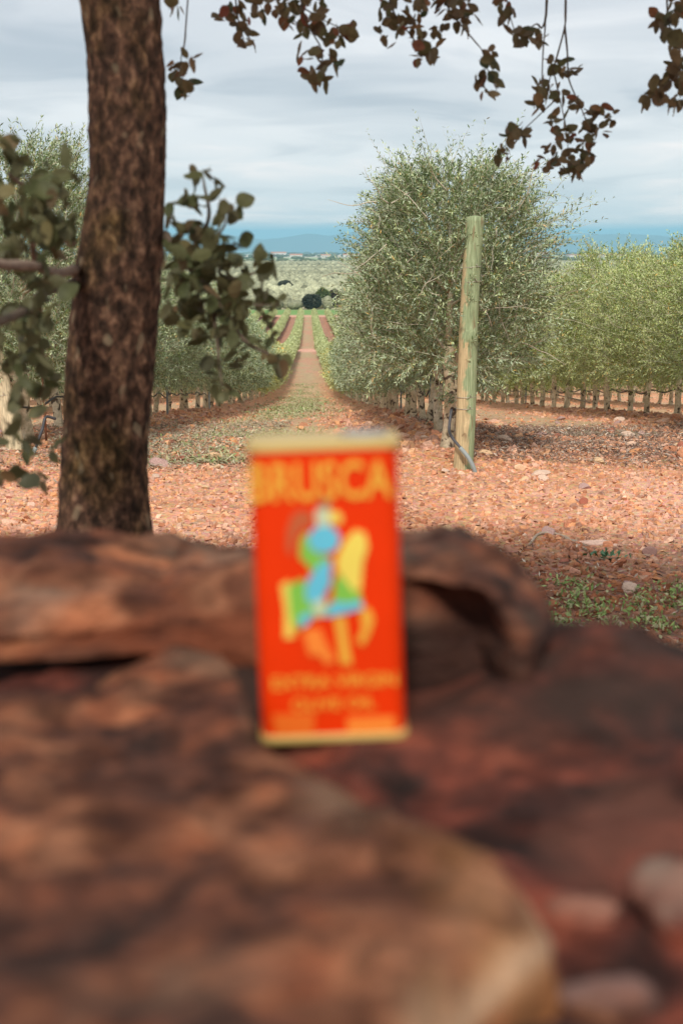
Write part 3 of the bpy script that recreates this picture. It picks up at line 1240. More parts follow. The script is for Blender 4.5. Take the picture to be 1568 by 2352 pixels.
ROWNAME = {R1: 'row right of the grassy path', L1: 'row left of the grassy path', R2: 'second row to the right of the path',
           L2: 'second row to the left of the path', R3: 'third row to the right of the path', -9.01: 'third row to the left of the path'}
ROWSTART = {R1: 10.75, L1: 11.6, R2: 12.2, L2: 14.5, R3: 13.5, -9.01: 20.0}
spots = []
for rx, y0 in ROWSTART.items():
    k, y = 1, y0
    while y < 120:
        spots.append((y + (6 if abs(rx) > 7 else 0), rx, y, k))
        y += 1.38 * random.uniform(.96, 1.04)
        k += 1
spots.sort()
N_TREES = 296
chosen = spots[:N_TREES]
last = {}
for _, rx, y, k in chosen:
    if rx == R1 and k == 1:
        last[rx] = y
        continue
    if rx == L1 and k == 1:
        last[rx] = y
        continue
    var = (NEAR if y < 24 else MID if y < 48 else FAR)
    vv = random.choice(var)
    xj = rx + float(bend(y)) + random.uniform(-.06, .06)
    place_tree(vv, xj, y, f'{ordinal(k)} olive tree from the near end of the {ROWNAME[rx]}'.replace(' to the ', ' ').replace('of the grassy path', 'of path').replace('of the path', 'of path'), random.uniform(.90, 1.08) * (1.07 if rx > 3.5 else 1), hz=random.uniform(.88, 1.14))
    last[rx] = max(last.get(rx, 0), y)

# the large end tree of the right row, with long loose shoots
def hero_tree():
    r = np.random.default_rng(5)
    n = 330
    a = r.uniform(0, 2 * np.pi, n)
    z = r.uniform(.9, 1.95, n)
    right = r.random(n) < .45
    a = np.where(right, r.normal(0, .5, n), a)
    hh = np.where(z > 1.7, .38, .58)
    eb = np.stack([np.cos(a) * hh, np.sin(a) * hh * .8, z], 1)
    ed = np.stack([np.cos(a) * .8, np.sin(a) * .5, np.full(n, .5) - .1 * right], 1) + r.normal(size=(n, 3)) * .25
    el = r.uniform(.22, .42, n) + .34 * right * (r.random(n) < .35)
    top = r.random(n) < .16
    eb[top] = np.stack([r.uniform(-.36, .36, top.sum()), r.uniform(-.3, .3, top.sum()), r.uniform(1.75, 1.98, top.sum())], 1)
    ed[top] = np.stack([r.normal(0, .35, top.sum()), r.normal(0, .3, top.sum()), np.ones(top.sum())], 1)
    v = tree_variant(77, .66, .72, .60, 2.02, 2100, 26, .037, .0095, .25, M_olive, th=.72, rad=.046, extra=(eb, ed, el))
    p = pz(1022, 1052, 0.0)
    y = 10.75
    t = place_tree(v, 1.05, y, 'big bushy olive tree behind the green topped wooden end post', 1.0, rz=0.0)
    # leafy shoot on its trunk
    m_ = 70
    base = np.array([0.0, -.06, .38]) + r.normal(size=(m_, 3)) * np.array([.035, .02, .03])
    d = unit(r.normal(size=(m_, 3)) + np.array([-.1, -.6, .3]))
    V, F, C = leaf_cloud(base, d, np.full(m_, .045), np.full(m_, .013), np.tile(r.uniform(.8, 1.2, (m_, 1)), (1, 3)))
    obj('trunk_shoot', npmesh('trunk_shoot', V, F, [M_olive], False, C), t, kind='stuff')
    mb = MB()
    for _ in range(34):
        a_ = r.uniform(2.6, 6.8)
        p_ = Vector((math.cos(a_) * .58, math.sin(a_) * .62, r.uniform(.75, 1.9)))
        q = [p_]
        d_ = Vector((r.normal(0, .7), r.normal(-.2, .3), r.normal(.1, .6)))
        for s_i in range(5):
            d_ += Vector((r.normal(0, .4), r.normal(0, .25), r.normal(0, .4)))
            q.append(q[-1] + d_.normalized() * .075)
        mb.tube(polyline(q, 3), [.0045 * (1 - .05 * i_) for i_ in range(16)], 4)
    obj('bare_shoots', mb.mesh('bare_shoots', [M_shoot], True), t, kind='stuff')
    return t


hero = hero_tree()


def left_tree():
    r = np.random.default_rng(6)
    n = 170
    a = r.uniform(0, 2 * np.pi, n)
    z = r.uniform(1.4, 2.2, n)
    eb = np.stack([np.cos(a) * .45, np.sin(a) * .4, z], 1)
    ed = np.stack([np.cos(a) * .4, np.sin(a) * .4, np.ones(n)], 1) + r.normal(size=(n, 3)) * .25
    el = r.uniform(.22, .42, n)
    v = tree_variant(78, .62, .75, .45, 2.2, 1500, 24, .038, .010, .26, M_olive, th=.62, rad=.065, extra=(eb, ed, el))
    place_tree(v, -2.25, 11.3, 'tall olive tree behind the oak, beside the leaning pale post', 1.02, rz=0.3)


left_tree()

# the rest of the rows, beyond what can be told apart
def far_rows():
    B, D, n_all = [], [], 0
    r = np.random.default_rng(12)
    cv, cf, nb = [], [], 0
    for rx in ROWX:
        a0 = last.get(rx, None)
        for k_ in last:
            if abs(k_ - rx) < .02:
                a0 = last[k_]
        a0 = (a0 + 1.0) if a0 else 30.0 + abs(rx) * 2.2
        for (p, q) in ((a0, 181), (189.5, 369)):
            if q <= p:
                continue
            seg = q - p
            dens = 72 if abs(rx) < 14 else 36
            n = int(seg * dens * (1.0 if p < 100 else .8))
            y = p + seg * r.random(n)
            ang = r.uniform(-.35, np.pi + .35, n)
            clump = .86 + .3 * fbm(P3(rx * 3.1, y * .72), 2, 8)
            rad = (.72 + .28 * r.random(n)) * clump
            x = rx + bend(y) + np.cos(ang) * .56 * rad
            z = gz(rx + bend(y), y) + 1.08 + np.sin(ang) * .88 * rad * np.where(np.sin(ang) < 0, .8, 1)
            B.append(np.stack([x, y, z], 1))
            D.append(unit(np.stack([np.cos(ang), r.normal(0, .5, n), np.sin(ang) + .4], 1) + r.normal(size=(n, 3)) * .5))
            # dense wood and shade-leaf core
            yy = np.arange(p, q + .1, 3.0)
            zc = gz(rx + bend(yy), yy)
            ring = [(-.4, .55), (.4, .55), (.42, 1.35), (.2, 1.72), (-.2, 1.72), (-.42, 1.35)]
            pts = np.stack([np.stack([rx + bend(yy) + a, yy, zc + b], 1) for a, b in ring], 1).reshape(-1, 3)
            m_ = len(yy)
            i2 = np.arange(m_ * 6).reshape(m_, 6) + nb
            cf.append(np.stack([i2[:-1].ravel(), np.roll(i2, -1, 1)[:-1].ravel(), np.roll(i2, -1, 1)[1:].ravel(), i2[1:].ravel()], 1))
            cf.append(np.array([[i2[0, 0], i2[0, 1], i2[0, 2], i2[0, 3]], [i2[0, 0], i2[0, 3], i2[0, 4], i2[0, 5]],
                                [i2[-1, 0], i2[-1, 1], i2[-1, 2], i2[-1, 3]], [i2[-1, 0], i2[-1, 3], i2[-1, 4], i2[-1, 5]]]))
            cv.append(pts)
            nb += m_ * 6
    B, D = np.concatenate(B), np.concatenate(D)
    n = len(B)
    s = np.where(B[:, 1] > 150, 1.35, 1.0)
    t = np.tile(r.uniform(.75, 1.25, (n, 1)), (1, 3)) * np.array([1, 1, .95])
    V, F, C = leaf_cloud(B, D, .24 * s * r.uniform(.6, 1.3, n), .13 * s * r.uniform(.7, 1.2, n), t)
    cv, cf = np.concatenate(cv), np.concatenate(cf)
    F2 = cf + len(V)
    V = np.concatenate([V, cv]); F = np.concatenate([F, F2])
    C = np.concatenate([C, np.full((len(cv), 3), .7)])
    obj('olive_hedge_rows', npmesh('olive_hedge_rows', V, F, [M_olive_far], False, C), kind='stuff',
        label='far ends of the olive hedge rows running down to the valley')


far_rows()

# ------------------------------------------------------------------ the valley: groves, lone trees, farm buildings


def blobs(name, x, y, s, h, tint, geo, mat, kind='stuff', label=None, zoff=None):
    V0, F0 = geo
    n = len(x)
    r = rng
    V = np.tile(V0[None], (n, 1, 1))
    j = fbm((V + r.uniform(0, 60, (n, 1, 3))).reshape(-1, 3) * 1.9, 3, 3).reshape(n, -1)
    V = V * (.68 + .64 * j)[..., None]
    V = V * np.stack([s, s, h / 2], 1)[:, None, :]
    V[:, :, 0] += x[:, None]
    V[:, :, 1] += y[:, None]
    V[:, :, 2] += (gz(x, y) + h * .42)[:, None]
    F = (F0[None] + (np.arange(n) * len(V0))[:, None, None]).reshape(-1, 3)
    me = npmesh(name, V.reshape(-1, 3), F, [mat], True, np.repeat(tint, len(V0), 0))
    return obj(name, me, kind=kind, label=label)


M_grove = mat_tint('grove_foliage', var=0.45, scale=1.6, bmp=1.0, spec=.05, dist=.5)


def build_groves():
    r = rng
    X, Y, S, H = [], [], [], []
    # open grove behind the green field
    for y0, y1, dy, dx, s, h, skip in ((436, 626, 7.5, 5.0, 2.2, 4.0, .04), (664, 1000, 9, 4.2, 2.2, 3.8, .05), (1015, 1500, 13, 5.2, 2.8, 4.2, .05),
                                       (1520, 2290, 22, 7.5, 4.0, 4.6, .06)):
        y = y0
        while y < y1:
            w = .33 * y
            n = int(2 * w / dx)
            dk = r.random() < .18
            xx = -w + np.arange(n) * dx + r.normal(0, dx * .16, n)
            yy = y + r.normal(0, dy * .12, n) + .10 * xx
            k = (r.random(n) > skip) & (yy > y0 - 2) & (yy < y1 + 10)
            X.append(xx[k]); Y.append(yy[k]); S.append(np.full(k.sum(), s) * r.uniform(.7, 1.25, k.sum())); H.append(np.full(k.sum(), h) * r.uniform(.7, 1.2, k.sum()))
            y += dy
    X, Y, S, H = map(np.concatenate, (X, Y, S, H))
    T = np.array((.34, .35, .225)) * r.uniform(.72, 1.2, (len(X), 1)) * (.55 + .85 * fbm(P3(X * .006, Y * .012), 3, 6))[:, None] * np.where((r.random(len(X)) < .03)[:, None], .4, 1)
    near = Y < 640
    blobs('olive_grove', X[near], Y[near], S[near], H[near], T[near], ICO2, M_grove, label='round grey green olive trees of the grove below the hedge rows')
    f = ~near
    g2 = ICO1 if True else ICO2
    blobs('olive_grove', X[f], Y[f], S[f], H[f], T[f], g2, M_grove, label='wide olive groves covering the valley floor towards the plain')
    # tree lines on the plain
    X, Y, S, H = [], [], [], []
    for y0, dens, h in ((2330, 170, 5), (2600, 130, 7), (3600, 150, 7), (5200, 220, 9), (8000, 320, 12), (11500, 380, 16)):
        w = .33 * y0
        n = dens
        x = r.uniform(-w, w, n)
        X.append(x); Y.append(y0 + r.normal(0, y0 * .006, n) + .03 * x); S.append(r.uniform(.8, 2.6, n) * h * .9); H.append(r.uniform(.6, 1.3, n) * h)
    X, Y, S, H = map(np.concatenate, (X, Y, S, H))
    T = np.array((.10, .125, .07)) * r.uniform(.6, 1.3, (len(X), 1))
    blobs('tree_line', X, Y, S, H, T, ICO1, M_grove, label='thin dark lines of trees across the far plain')


build_groves()


def lone_tree(x, y, w, h, tint, label, seed, dens=2600):
    r = np.random.default_rng(seed)
    t = empty('broadleaf_tree', (x, y, gz1(x, y)), label=label, cat='tree', group='trees behind the green strip')
    mb = MB()
    mb.tube([(0, 0, -.1), (.05, 0, h * .25), (0, .05, h * .6)], [w * .05, w * .04, w * .02], 8)
    for k in range(6):
        a = k * 1.05 + r.uniform(-.2, .2)
        mb.tube([(0, 0, h * .2), (math.cos(a) * w * .15, math.sin(a) * w * .15, h * .42), (math.cos(a) * w * .3, math.sin(a) * w * .3, h * .6)],
                [w * .025, w * .018, w * .008], 5)
    obj('trunk', mb.mesh('trunk', [M_bark], True), t)
    d = unit(r.normal(size=(dens, 3)))
    lob = .7 + .5 * fbm(d * 2.1 + seed, 3, 5)
    rr = (.55 + .45 * r.random(dens) ** .4) * lob
    p = d * rr[:, None] * np.array([w / 2, w / 2, h * .47]) + np.array([0, 0, h * .52])
    dd = unit(d + r.normal(size=(dens, 3)) * .7)
    V, F, C = leaf_cloud(p, dd, np.full(dens, .62), np.full(dens, .42), np.array(tint) * r.uniform(.6, 1.35, (dens, 1)))
    obj('crown', npmesh('crown', V, F, [M_litter], False, C), t, kind='stuff')


def build_lone():
    for (cx, d, w, h, tint, lab, s) in (
            (716, 436, 6.0, 4.6, (.05, .062, .045), 'dark round evergreen behind the green strip at the end of the path', 1),
            (741, 446, 4.6, 6.2, (.13, .17, .06), 'yellow green tree between the dark round tree and the brownish tree', 2),
            (768, 450, 6.2, 5.4, (.10, .085, .07), 'brownish grey tree right of the yellow green tree in the valley', 3),
            (655, 640, 7, 5, (.075, .085, .055), 'dark tree clump in the grove below the mountains', 4),
            (812, 690, 7, 5, (.07, .08, .055), 'dark tree clump at the hedge edge beside the tall olive tree', 5)):
        p = px(cx, 700, d)
        lone_tree(p.x, d, w, h, tint, lab, s)


build_lone()

M_white = mat_simple('limewash', (.52, .50, .46), .9, var=.06, scale=.2, bmp=0)
M_roof = mat_simple('clay_roof', (.42, .2, .13), .9, var=.2, scale=.5, bmp=0)
M_dark = mat_simple('dark_opening', (.03, .03, .035), .5, var=.1, bmp=0)


def farmhouse(cx, d, w, h, label):
    x = px(cx, 590, d).x
    t = empty('farm_building', (x, d, gz1(x, d)), label=label, cat='building', group='small white farm buildings on the plain')
    dep = w * .55
    mb = MB()
    mb.box((0, 0, h / 2), (w, dep, h))
    obj('wall', mb.mesh('wall', [M_white]), t)
    mb = MB()
    e = .4
    mb.add([(-w / 2 - e, -dep / 2 - e, h + .01), (w / 2 + e, -dep / 2 - e, h + .01), (w / 2 + e, dep / 2 + e, h + .01), (-w / 2 - e, dep / 2 + e, h + .01),
            (-w / 2 - e, 0, h * 1.35), (w / 2 + e, 0, h * 1.35)], [(0, 1, 5, 4), (2, 3, 4, 5), (0, 4, 3), (1, 2, 5), (3, 2, 1, 0)])
    obj('roof', mb.mesh('roof', [M_roof]), t)
    for k in (-.28, .28):
        mb = MB()
        mb.box((k * w, -dep / 2 - .02, h * .5), (w * .09, .08, h * .3))
        obj('window', mb.mesh('window', [M_dark]), t)
    mb = MB()
    mb.box((0, -dep / 2 - .02, h * .3), (w * .1, .08, h * .58))
    obj('door', mb.mesh('door', [M_dark]), t)


for cx, d, w, h, lab in ((680, 3900, 34, 9, 'white farm building on the plain right of centre, nearest the dark trees'),
                         (748, 3950, 26, 8, 'small white farm building beside a clump on the pale green plain'),
                         (805, 4100, 44, 9, 'low white shed close to the left edge of the tall olive tree'),
                         (640, 5600, 60, 13, 'long pale building far off, above the leafy oak sprig'),
                         (1345, 4700, 120, 7, 'very long white greenhouse-like building beyond the right olive row'),
                         (1240, 5600, 60, 12, 'pale building seen through the thin shoots of the tall olive'),
                         (1410, 4300, 40, 9, 'white building above the young shoots of the right olive row'),
                         (600, 4300, 30, 9, 'small white building behind the right tip of the oak leaves')):
    farmhouse(cx, d, w, h, lab)

# ------------------------------------------------------------------ end posts, stakes, hoses, wires
M_postR = mat_post('green_treated_post', 0.9)
M_postL = mat_post('pale_post', 0.0, (.62, .52, .34))
M_wire = mat_simple('galvanised_wire', (.42, .38, .32), .45, .6, var=.2, bmp=0)
M_hose = mat_simple('black_hose', (.055, .055, .06), .5, var=.4, scale=12)
M_sleeve = mat_simple('grey_hose', (.25, .28, .27), .6, var=.15, scale=12)
M_stake = mat_simple('grey_stake', (.24, .28, .28), .5, .3, var=.2)
M_rust = mat_simple('rusty_rod', (.26, .11, .06), .8, .2, var=.4, scale=30)
M_knot = mat_simple('dark_knot', (.10, .065, .04), .9)


def post(label, bx, by, tx, ty, h, r0, mat, knots, rings, seed):
    b0 = gz1(bx, by)
    t = empty('wooden_post', (bx, by, b0), label=label, cat='post', group='round wooden posts at the row ends')
    rnd = random.Random(seed)
    nr, na = 60, 28
    V, F = [], []
    crack = rnd.uniform(4.4, 4.8)
    for i in range(nr):
        f = i / (nr - 1)
        z = -.15 + f * (h + .15)
        cx, cy = tx * f + .006 * math.sin(f * 7), ty * f
        rr = r0 * (1.06 - .16 * f)
        for k in range(na):
            a = 2 * math.pi * k / na
            q = rr * (1 + .022 * mnoise.noise(Vector((math.cos(a) * 2.5, math.sin(a) * 2.5, z * 2.2 + seed))))
            for (ka, kz, kr) in knots:
                dd = (math.atan2(math.sin(a - ka), math.cos(a - ka)) / .5) ** 2 + ((z - kz) / .035) ** 2
                q += kr * math.exp(-dd)
            da = abs(math.atan2(math.sin(a - crack - .15 * math.sin(z * 2.5)), math.cos(a - crack - .15 * math.sin(z * 2.5))))
            if da < .10:
                q -= .014
            V.append((cx + math.cos(a) * q, cy + math.sin(a) * q, z))
    for i in range(nr - 1):
        for k in range(na):
            k2 = (k + 1) % na
            F.append((i * na + k, i * na + k2, (i + 1) * na + k2, (i + 1) * na + k))
    top = (nr - 1) * na
    V.append((tx, ty, h + .012))
    for k in range(na):
        F.append((top + k, top + (k + 1) % na, len(V) - 1))
    me = bpy.data.meshes.new('shaft')
    me.from_pydata(V, [], F)
    me.materials.append(mat)
    me.polygons.foreach_set('use_smooth', [True] * len(F))
    me.update()
    obj('shaft', me, t)
    for z in rings:
        f = (z + .15) / (h + .15)
        rr = r0 * (1.06 - .16 * f) + .002
        mb = MB()
        pts = [(tx * f + math.cos(a) * rr, ty * f + math.sin(a) * rr, z + .006 * math.sin(a * 1.0 + z)) for a in np.linspace(0, 2 * math.pi, 29)]
        mb.tube(pts, .0022, 6, cap=False)
        mb.tube([(tx * f + .02, ty * f - rr, z), (tx * f + .026, ty * f - rr - .008, z + .012), (tx * f + .018, ty * f - rr - .006, z + .02)], .0022, 5)
        obj('wire_loop', mb.mesh('wire_loop', [M_wire], True), t)
    return t


pb = px(1060, 1072, 10.0)
post('round wooden end post with faded green paint in front of the tall olive tree', pb.x, 10.0, .065, .02, 1.76, .068, M_postR,
     [(4.3, .93, .013), (5.2, .95, .014), (3.9, 1.55, .006), (4.9, 1.44, .006), (4.9, .30, .006)], [.44, .52, 1.42, 1.32], 3)
post('pale leaning wooden end post half hidden by oak leaves', px(48, 1036, 10.8).x, 10.75, -.34, -.05, 1.75, .07, M_postL,
     [(4.4, .3, .004)], [.42, 1.2], 9)


t = empty('irrigation_hose', px(1090, 1082, 9.93), label='black pipe with grey sleeve curving down beside the green post', cat='hose')
L0 = t.location.copy()
mb = MB()
mb.tube([p - L0 for p in polyline([px(1036, 940, 10.12), px(1031, 985, 10.05), px(1038, 1005, 9.94), px(1058, 1030, 9.87)])], .011, 8)
obj('inner_pipe', mb.mesh('inner_pipe', [M_hose], True), t)
mb = MB()
mb.tube([p - L0 for p in polyline([px(1056, 1028, 9.872), px(1074, 1050, 9.85), px(1086, 1072, 9.84), px(1092, 1092, 9.84)])], .016, 8)
obj('sleeve', mb.mesh('sleeve', [M_sleeve], True), t)

t = empty('irrigation_hose', px(70, 1053, 10.6), label='bent black pipe with grey sleeve left of the oak trunk', cat='hose')
L0 = t.location.copy()
mb = MB()
mb.tube([p - L0 for p in polyline([px(128, 962, 10.7), px(106, 958, 10.65), px(98, 985, 10.62), px(82, 1030, 10.6)])], .011, 8)
obj('inner_pipe', mb.mesh('inner_pipe', [M_hose], True), t)
mb = MB()
mb.tube([p - L0 for p in polyline([px(83, 1028, 10.6), px(76, 1042, 10.59), px(69, 1058, 10.58)])], .017, 8)
obj('sleeve', mb.mesh('sleeve', [M_sleeve], True), t)

mb = MB()
a, b = px(93, 780, 10.9), px(107, 1012, 10.9)
mb.tube([a, b], .009, 8)
o = obj('metal_rod', mb.mesh('metal_rod', [M_rust], True), label='thin rusty rod stuck in the soil left of the oak trunk', cat='rod')

# grey stakes within the rows
ns = 0
for rx, ds in ((R1, (15.4, 22.3, 29.2)), (R2, (18.0, 24.8, 32)), (L1, (14.2, 19.6, 26.5)), (R3, (23, 31)), (L2, (21,))):
    for k, d in enumerate(ds):
        mb = MB()
        mb.box((0, 0, .5), (.028, .02, 1.1))
        mb.box((0, .012, .5), (.008, .02, 1.1))
        t = obj('stake', mb.mesh('stake', [M_stake]), loc=(rx + .12 + float(bend(d)), d, gz1(rx + float(bend(d)), d)),
                label=f'{ordinal(k + 1)} grey metal stake from the near end, {ROWNAME[rx]}', cat='stake', group='grey metal stakes in the olive rows')
        ns += 1

# drip lines sagging from trunk to trunk
for rx, y0, z in ((R1, 10.2, .33), (L1, 11.0, .30), (R2, 12.4, .33), (R3, 13.8, .33), (L2, 15, .3)):
    pts = []
    y = y0
    while y < 45:
        bx0 = rx + float(bend(y))
        pts.append((bx0 + .05, y, gz1(bx0, y) + z))
        pts.append((bx0 + .07, y + .69, gz1(bx0, y + .69) + z - random.uniform(.03, .07)))
        y += 1.38
    mb = MB()
    mb.tube(polyline(pts, 3), .009, 6)
    obj('drip_line', mb.mesh('drip_line', [M_hose], True), label='thin black drip hose strung low along the ' + ROWNAME[rx], cat='drip hose')

for rx, y0, x0, z0 in ((R1, 10.0, pb.x + .05, 1.40), (L1, 10.75, px(48, 1036, 10.8).x - .27, 1.25)):
    pts = [(x0, y0 + .06, gz1(x0, y0) + z0)]
    y = y0 + 2
    while y < 40:
        bx0 = rx + float(bend(y))
        pts.append((bx0, y, gz1(bx0, y) + z0))
        y += 3
    mb = MB()
    mb.tube(pts, .0022, 5)
    obj('trellis_wire', mb.mesh('trellis_wire', [M_wire], True), label='thin steel trellis wire from the end post, ' + ROWNAME[rx], cat='wire')

# sticks on the ground
M_stick = mat_simple('dead_stick', (.34, .27, .20), .9, var=.3, scale=40)
for (pts, r, lab) in (
        ([(1270, 905), (1300, 912), (1330, 919), (1355, 925)], .011, 'straight brown stick lying on the mulch right of the green post'),
        ([(1228, 838), (1240, 855), (1250, 882)], .012, 'pale grey broken stick on the mulch near the orange rock'),
        ([(1160, 925), (1190, 915), (1220, 905)], .007, 'thin twig lying close to the green post'),
        ([(1215, 1250), (1240, 1225), (1290, 1230), (1345, 1262)], .007, 'pale curved twig on the gravel behind the boulder hump'),
        ([(1290, 1235), (1330, 1245), (1360, 1265)], .005, 'thin pale twig crossing the curved one on the gravel'),
        ([(1475, 1225), (1510, 1228), (1535, 1245), (1560, 1242)], .005, 'thin grey twig near the small green weeds')):
    q = []
    for (a, b) in pts:
        v = pz(a, b, 0)
        for _ in range(4):
            v = pz(a, b, gz1(v.x, v.y) + r * 1.2)
        q.append(v)
    if lab.startswith('thin grey'):
        q = []
        for (a, b) in pts:
            q.append(pz(a, b + 160, .015))
    mb = MB()
    mb.tube(polyline(q, 4), r, 6, wob=.3, seed=len(lab))
    obj('stick', mb.mesh('stick', [M_stick], True), label=lab, cat='stick')

# small dark sprig
v = pz(1395, 1290, 0.0)
r_ = np.random.default_rng(3)
bs = r_.normal(size=(36, 3)) * np.array([.05, .02, .008]) + np.array([0, 0, .018])
V, F, C = leaf_cloud(bs, unit(r_.normal(size=(36, 3)) + np.array([0, 0, .6])), np.full(36, .04), np.full(36, .022), np.tile(r_.uniform(.25, .5, (36, 1)), (1, 3)) * np.array((.5, 1.0, .7)))
obj('fallen_sprig', npmesh('fallen_sprig', V, F, [M_olive], False, C), loc=(v.x, v.y, gz1(v.x, v.y)), label='small dark green leafy sprig fallen on the gravel', cat='sprig')

# ------------------------------------------------------------------ the oak
DT = 2.7


def build_oak():
    root = empty('oak_tree', (px(240, 1000, DT).x, DT, gz1(-.4, DT)), label='oak with rough brown trunk and hanging leafy twigs in front of the olive rows', cat='tree')
    O = root.location.copy()
    prof_l = [(-900, 130), (0, 175), (130, 195), (300, 200), (400, 200), (480, 190), (620, 165), (750, 155), (850, 145), (950, 140), (1100, 132), (1200, 126), (1500, 95), (2400, 40)]
    prof_r = [(-900, 350), (0, 376), (100, 381), (250, 388), (480, 385), (600, 380), (750, 370), (850, 360), (950, 350), (1080, 345), (1150, 349), (1205, 357), (1500, 385), (2400, 420)]
    yl = np.array(prof_l, float); yr = np.array(prof_r, float)
    nr, na = 330, 110
    # height samples from the ground to above the frame
    zs = np.linspace(-.12, 3.1, nr)
    V = np.zeros((nr, na, 3))
    for i, z in enumerate(zs):
        # pixel row of this height at the trunk's distance
        lo, hi = -1500.0, 4200.0
        for _ in range(30):
            mid = (lo + hi) / 2
            if px(250, mid, DT).z > z:
                lo = mid
            else:
                hi = mid
        pyy = (lo + hi) / 2
        a = px(float(np.interp(pyy, yl[:, 0], yl[:, 1])), pyy, DT)
        b = px(float(np.interp(pyy, yr[:, 0], yr[:, 1])), pyy, DT)
        c = (a + b) / 2
        rad = (b.x - a.x) / 2 - .004
        for k in range(na):
            an = 2 * math.pi * k / na
            V[i, k] = (c.x + math.cos(an) * rad, DT + math.sin(an) * rad, z)
    ctr = V.mean(1, keepdims=True)
    dn = (V - ctr)
    dn[..., 2] = 0
    dn = dn / np.linalg.norm(dn, axis=2, keepdims=True)
    flat = V.reshape(-1, 3)
    q = flat * np.array([42, 42, 26.0])
    n1 = fbm(q + 3.3, 3, 21, .55)
    n2 = fbm(flat * np.array([95, 95, 50.0]), 2, 5)
    n3 = fbm(flat * np.array([7, 7, 4.0]), 2, 15)
    ridge = 1 - np.abs(n1 * 2 - 1) * 1.8
    disp = (-.0045 * np.clip(ridge, 0, 1) + .004 * (n2 - .5) + .005 * (n3 - .5) + .002).reshape(nr, na)
    V = V + dn * disp[..., None]
    V = V.reshape(-1, 3) - np.array(O[:])
    i2 = np.arange(nr * na).reshape(nr, na)
    F = np.stack([i2[:-1].ravel(), np.roll(i2, -1, 1)[:-1].ravel(), np.roll(i2, -1, 1)[1:].ravel(), i2[1:].ravel()], 1)
    obj('trunk', npmesh('trunk', V, F, [M_bark], True), root)

    topc = px(250, 0, DT)
    T = Vector((topc.x, DT, 3.0))
    rnd = random.Random(11)

    def wood(name, pts, r0, r1, mat, n=6, k=8):
        P = polyline([Vector(p) - O for p in pts], n)
        m_ = len(P)
        rr = [r0 + (r1 - r0) * (i / (m_ - 1)) ** .8 for i in range(m_)]
        mb = MB()
        mb.tube(P, rr, k, wob=.35, seed=rnd.uniform(0, 9))
        return obj(name, mb.mesh(name, [mat], True), root)

    # main boughs above the picture
    boughs = [
        [T - Vector((0, 0, .35)), T + Vector((.35, .35, .25)), T + Vector((1.0, .85, .1)), T + Vector((1.9, 1.1, -.25)), T + Vector((2.6, 1.1, -.55))],
        [T - Vector((0, 0, .1)), T + Vector((-.3, -.2, .5)), T + Vector((-1.0, -.7, .9)), T + Vector((-1.9, -1.2, 1.2))],
        [T - Vector((0, 0, .2)), T + Vector((.3, -.5, .5)), T + Vector((.7, -1.4, .9)), T + Vector((1.2, -2.6, 1.1))],
        [T, T + Vector((.1, .2, .8)), T + Vector((.2, .5, 1.6)), T + Vector((.1, .7, 2.4))],
        [T - Vector((0, 0, .3)), T + Vector((.5, -.1, .3)), T + Vector((1.3, -.3, .6)), T + Vector((2.2, -.6, .7))],
    ]
    for bgh in boughs:
        wood('bough', bgh, .065, .018, M_bark)
    # the two limbs left of the trunk
    wood('branch', [px(175, 620, DT - .05), px(130, 628, DT - .3), px(80, 612, DT - .6), px(0, 606, DT - .8), px(-160, 590, DT - 1.0)], .010, .006, M_pbranch)
    wood('branch', [px(170, 652, DT - .05), px(110, 668, DT - .3), px(60, 712, DT - .6), px(0, 738, DT - .8), px(-150, 790, DT - .95)], .010, .005, M_otwig)
    wood('branch', [px(165, 560, DT - .1), px(120, 500, DT - .3), px(70, 440, DT - .45), px(20, 400, DT - .5)], .008, .003, M_pbranch)
    wood('branch', [px(80, 612, DT - .4), px(75, 560, DT - .45), px(60, 500, DT - .5)], .006, .003, M_pbranch)
    # twigs right of the trunk
    wood('branch', [px(380, 540, DT), px(415, 590, DT - .1), px(460, 640, DT - .2), px(510, 700, DT - .3), px(560, 780, DT - .32), px(640, 825, DT - .3)], .010, .002, M_otwig)
    wood('branch', [px(415, 590, DT - .1), px(450, 560, DT - .2), px(480, 500, DT - .25), px(470, 430, DT - .25), px(465, 400, DT - .25)], .006, .0015, M_otwig)
    wood('branch', [px(450, 560, DT - .2), px(500, 540, DT - .25), px(530, 490, DT - .25)], .004, .0015, M_otwig)
    wood('branch', [px(470, 640, DT - .2), px(540, 640, DT - .25), px(600, 620, DT - .25), px(630, 600, DT - .25)], .004, .0012, M_otwig)
    wood('branch', [px(500, 690, DT - .28), px(580, 700, DT - .3), px(640, 700, DT - .3)], .003, .0012, M_otwig)
    wood('branch', [px(490, 700, DT - .3), px(500, 800, DT - .33), px(510, 890, DT - .35)], .004, .0012, M_otwig)
    # hanging twigs along the top
    def hang(pts, d, r0=.0035, r1=.001):
        wood('twig', [px(a, b, d) for a, b in pts], r0, r1, M_otwig, 4, 6)
    hang([(460, -420), (440, -120), (430, 20), (424, 100), (416, 135), (420, 180)], 3.3, .003)
    hang([(560, -380), (540, -80), (545, 30), (560, 90)], 3.5)
    hang([(700, -360), (690, -60), (700, 40), (740, 120), (725, 180)], 3.5)
    hang([(700, 20), (750, 50), (800, 70)], 3.5, .002)
    hang([(620, -360), (610, -80), (650, 20), (690, 60)], 3.5)
    hang([(900, -350), (890, -60), (905, 30), (950, 90), (970, 135)], 3.6)
    hang([(1020, -340), (1010, -60), (1030, 20), (1060, 60), (1090, 95), (1112, 130), (1110, 200)], 3.6)
    hang([(1110, 150), (1128, 170), (1145, 190)], 3.6, .0015)
    hang([(1170, -330), (1160, -60), (1165, 10), (1180, 70)], 3.7)
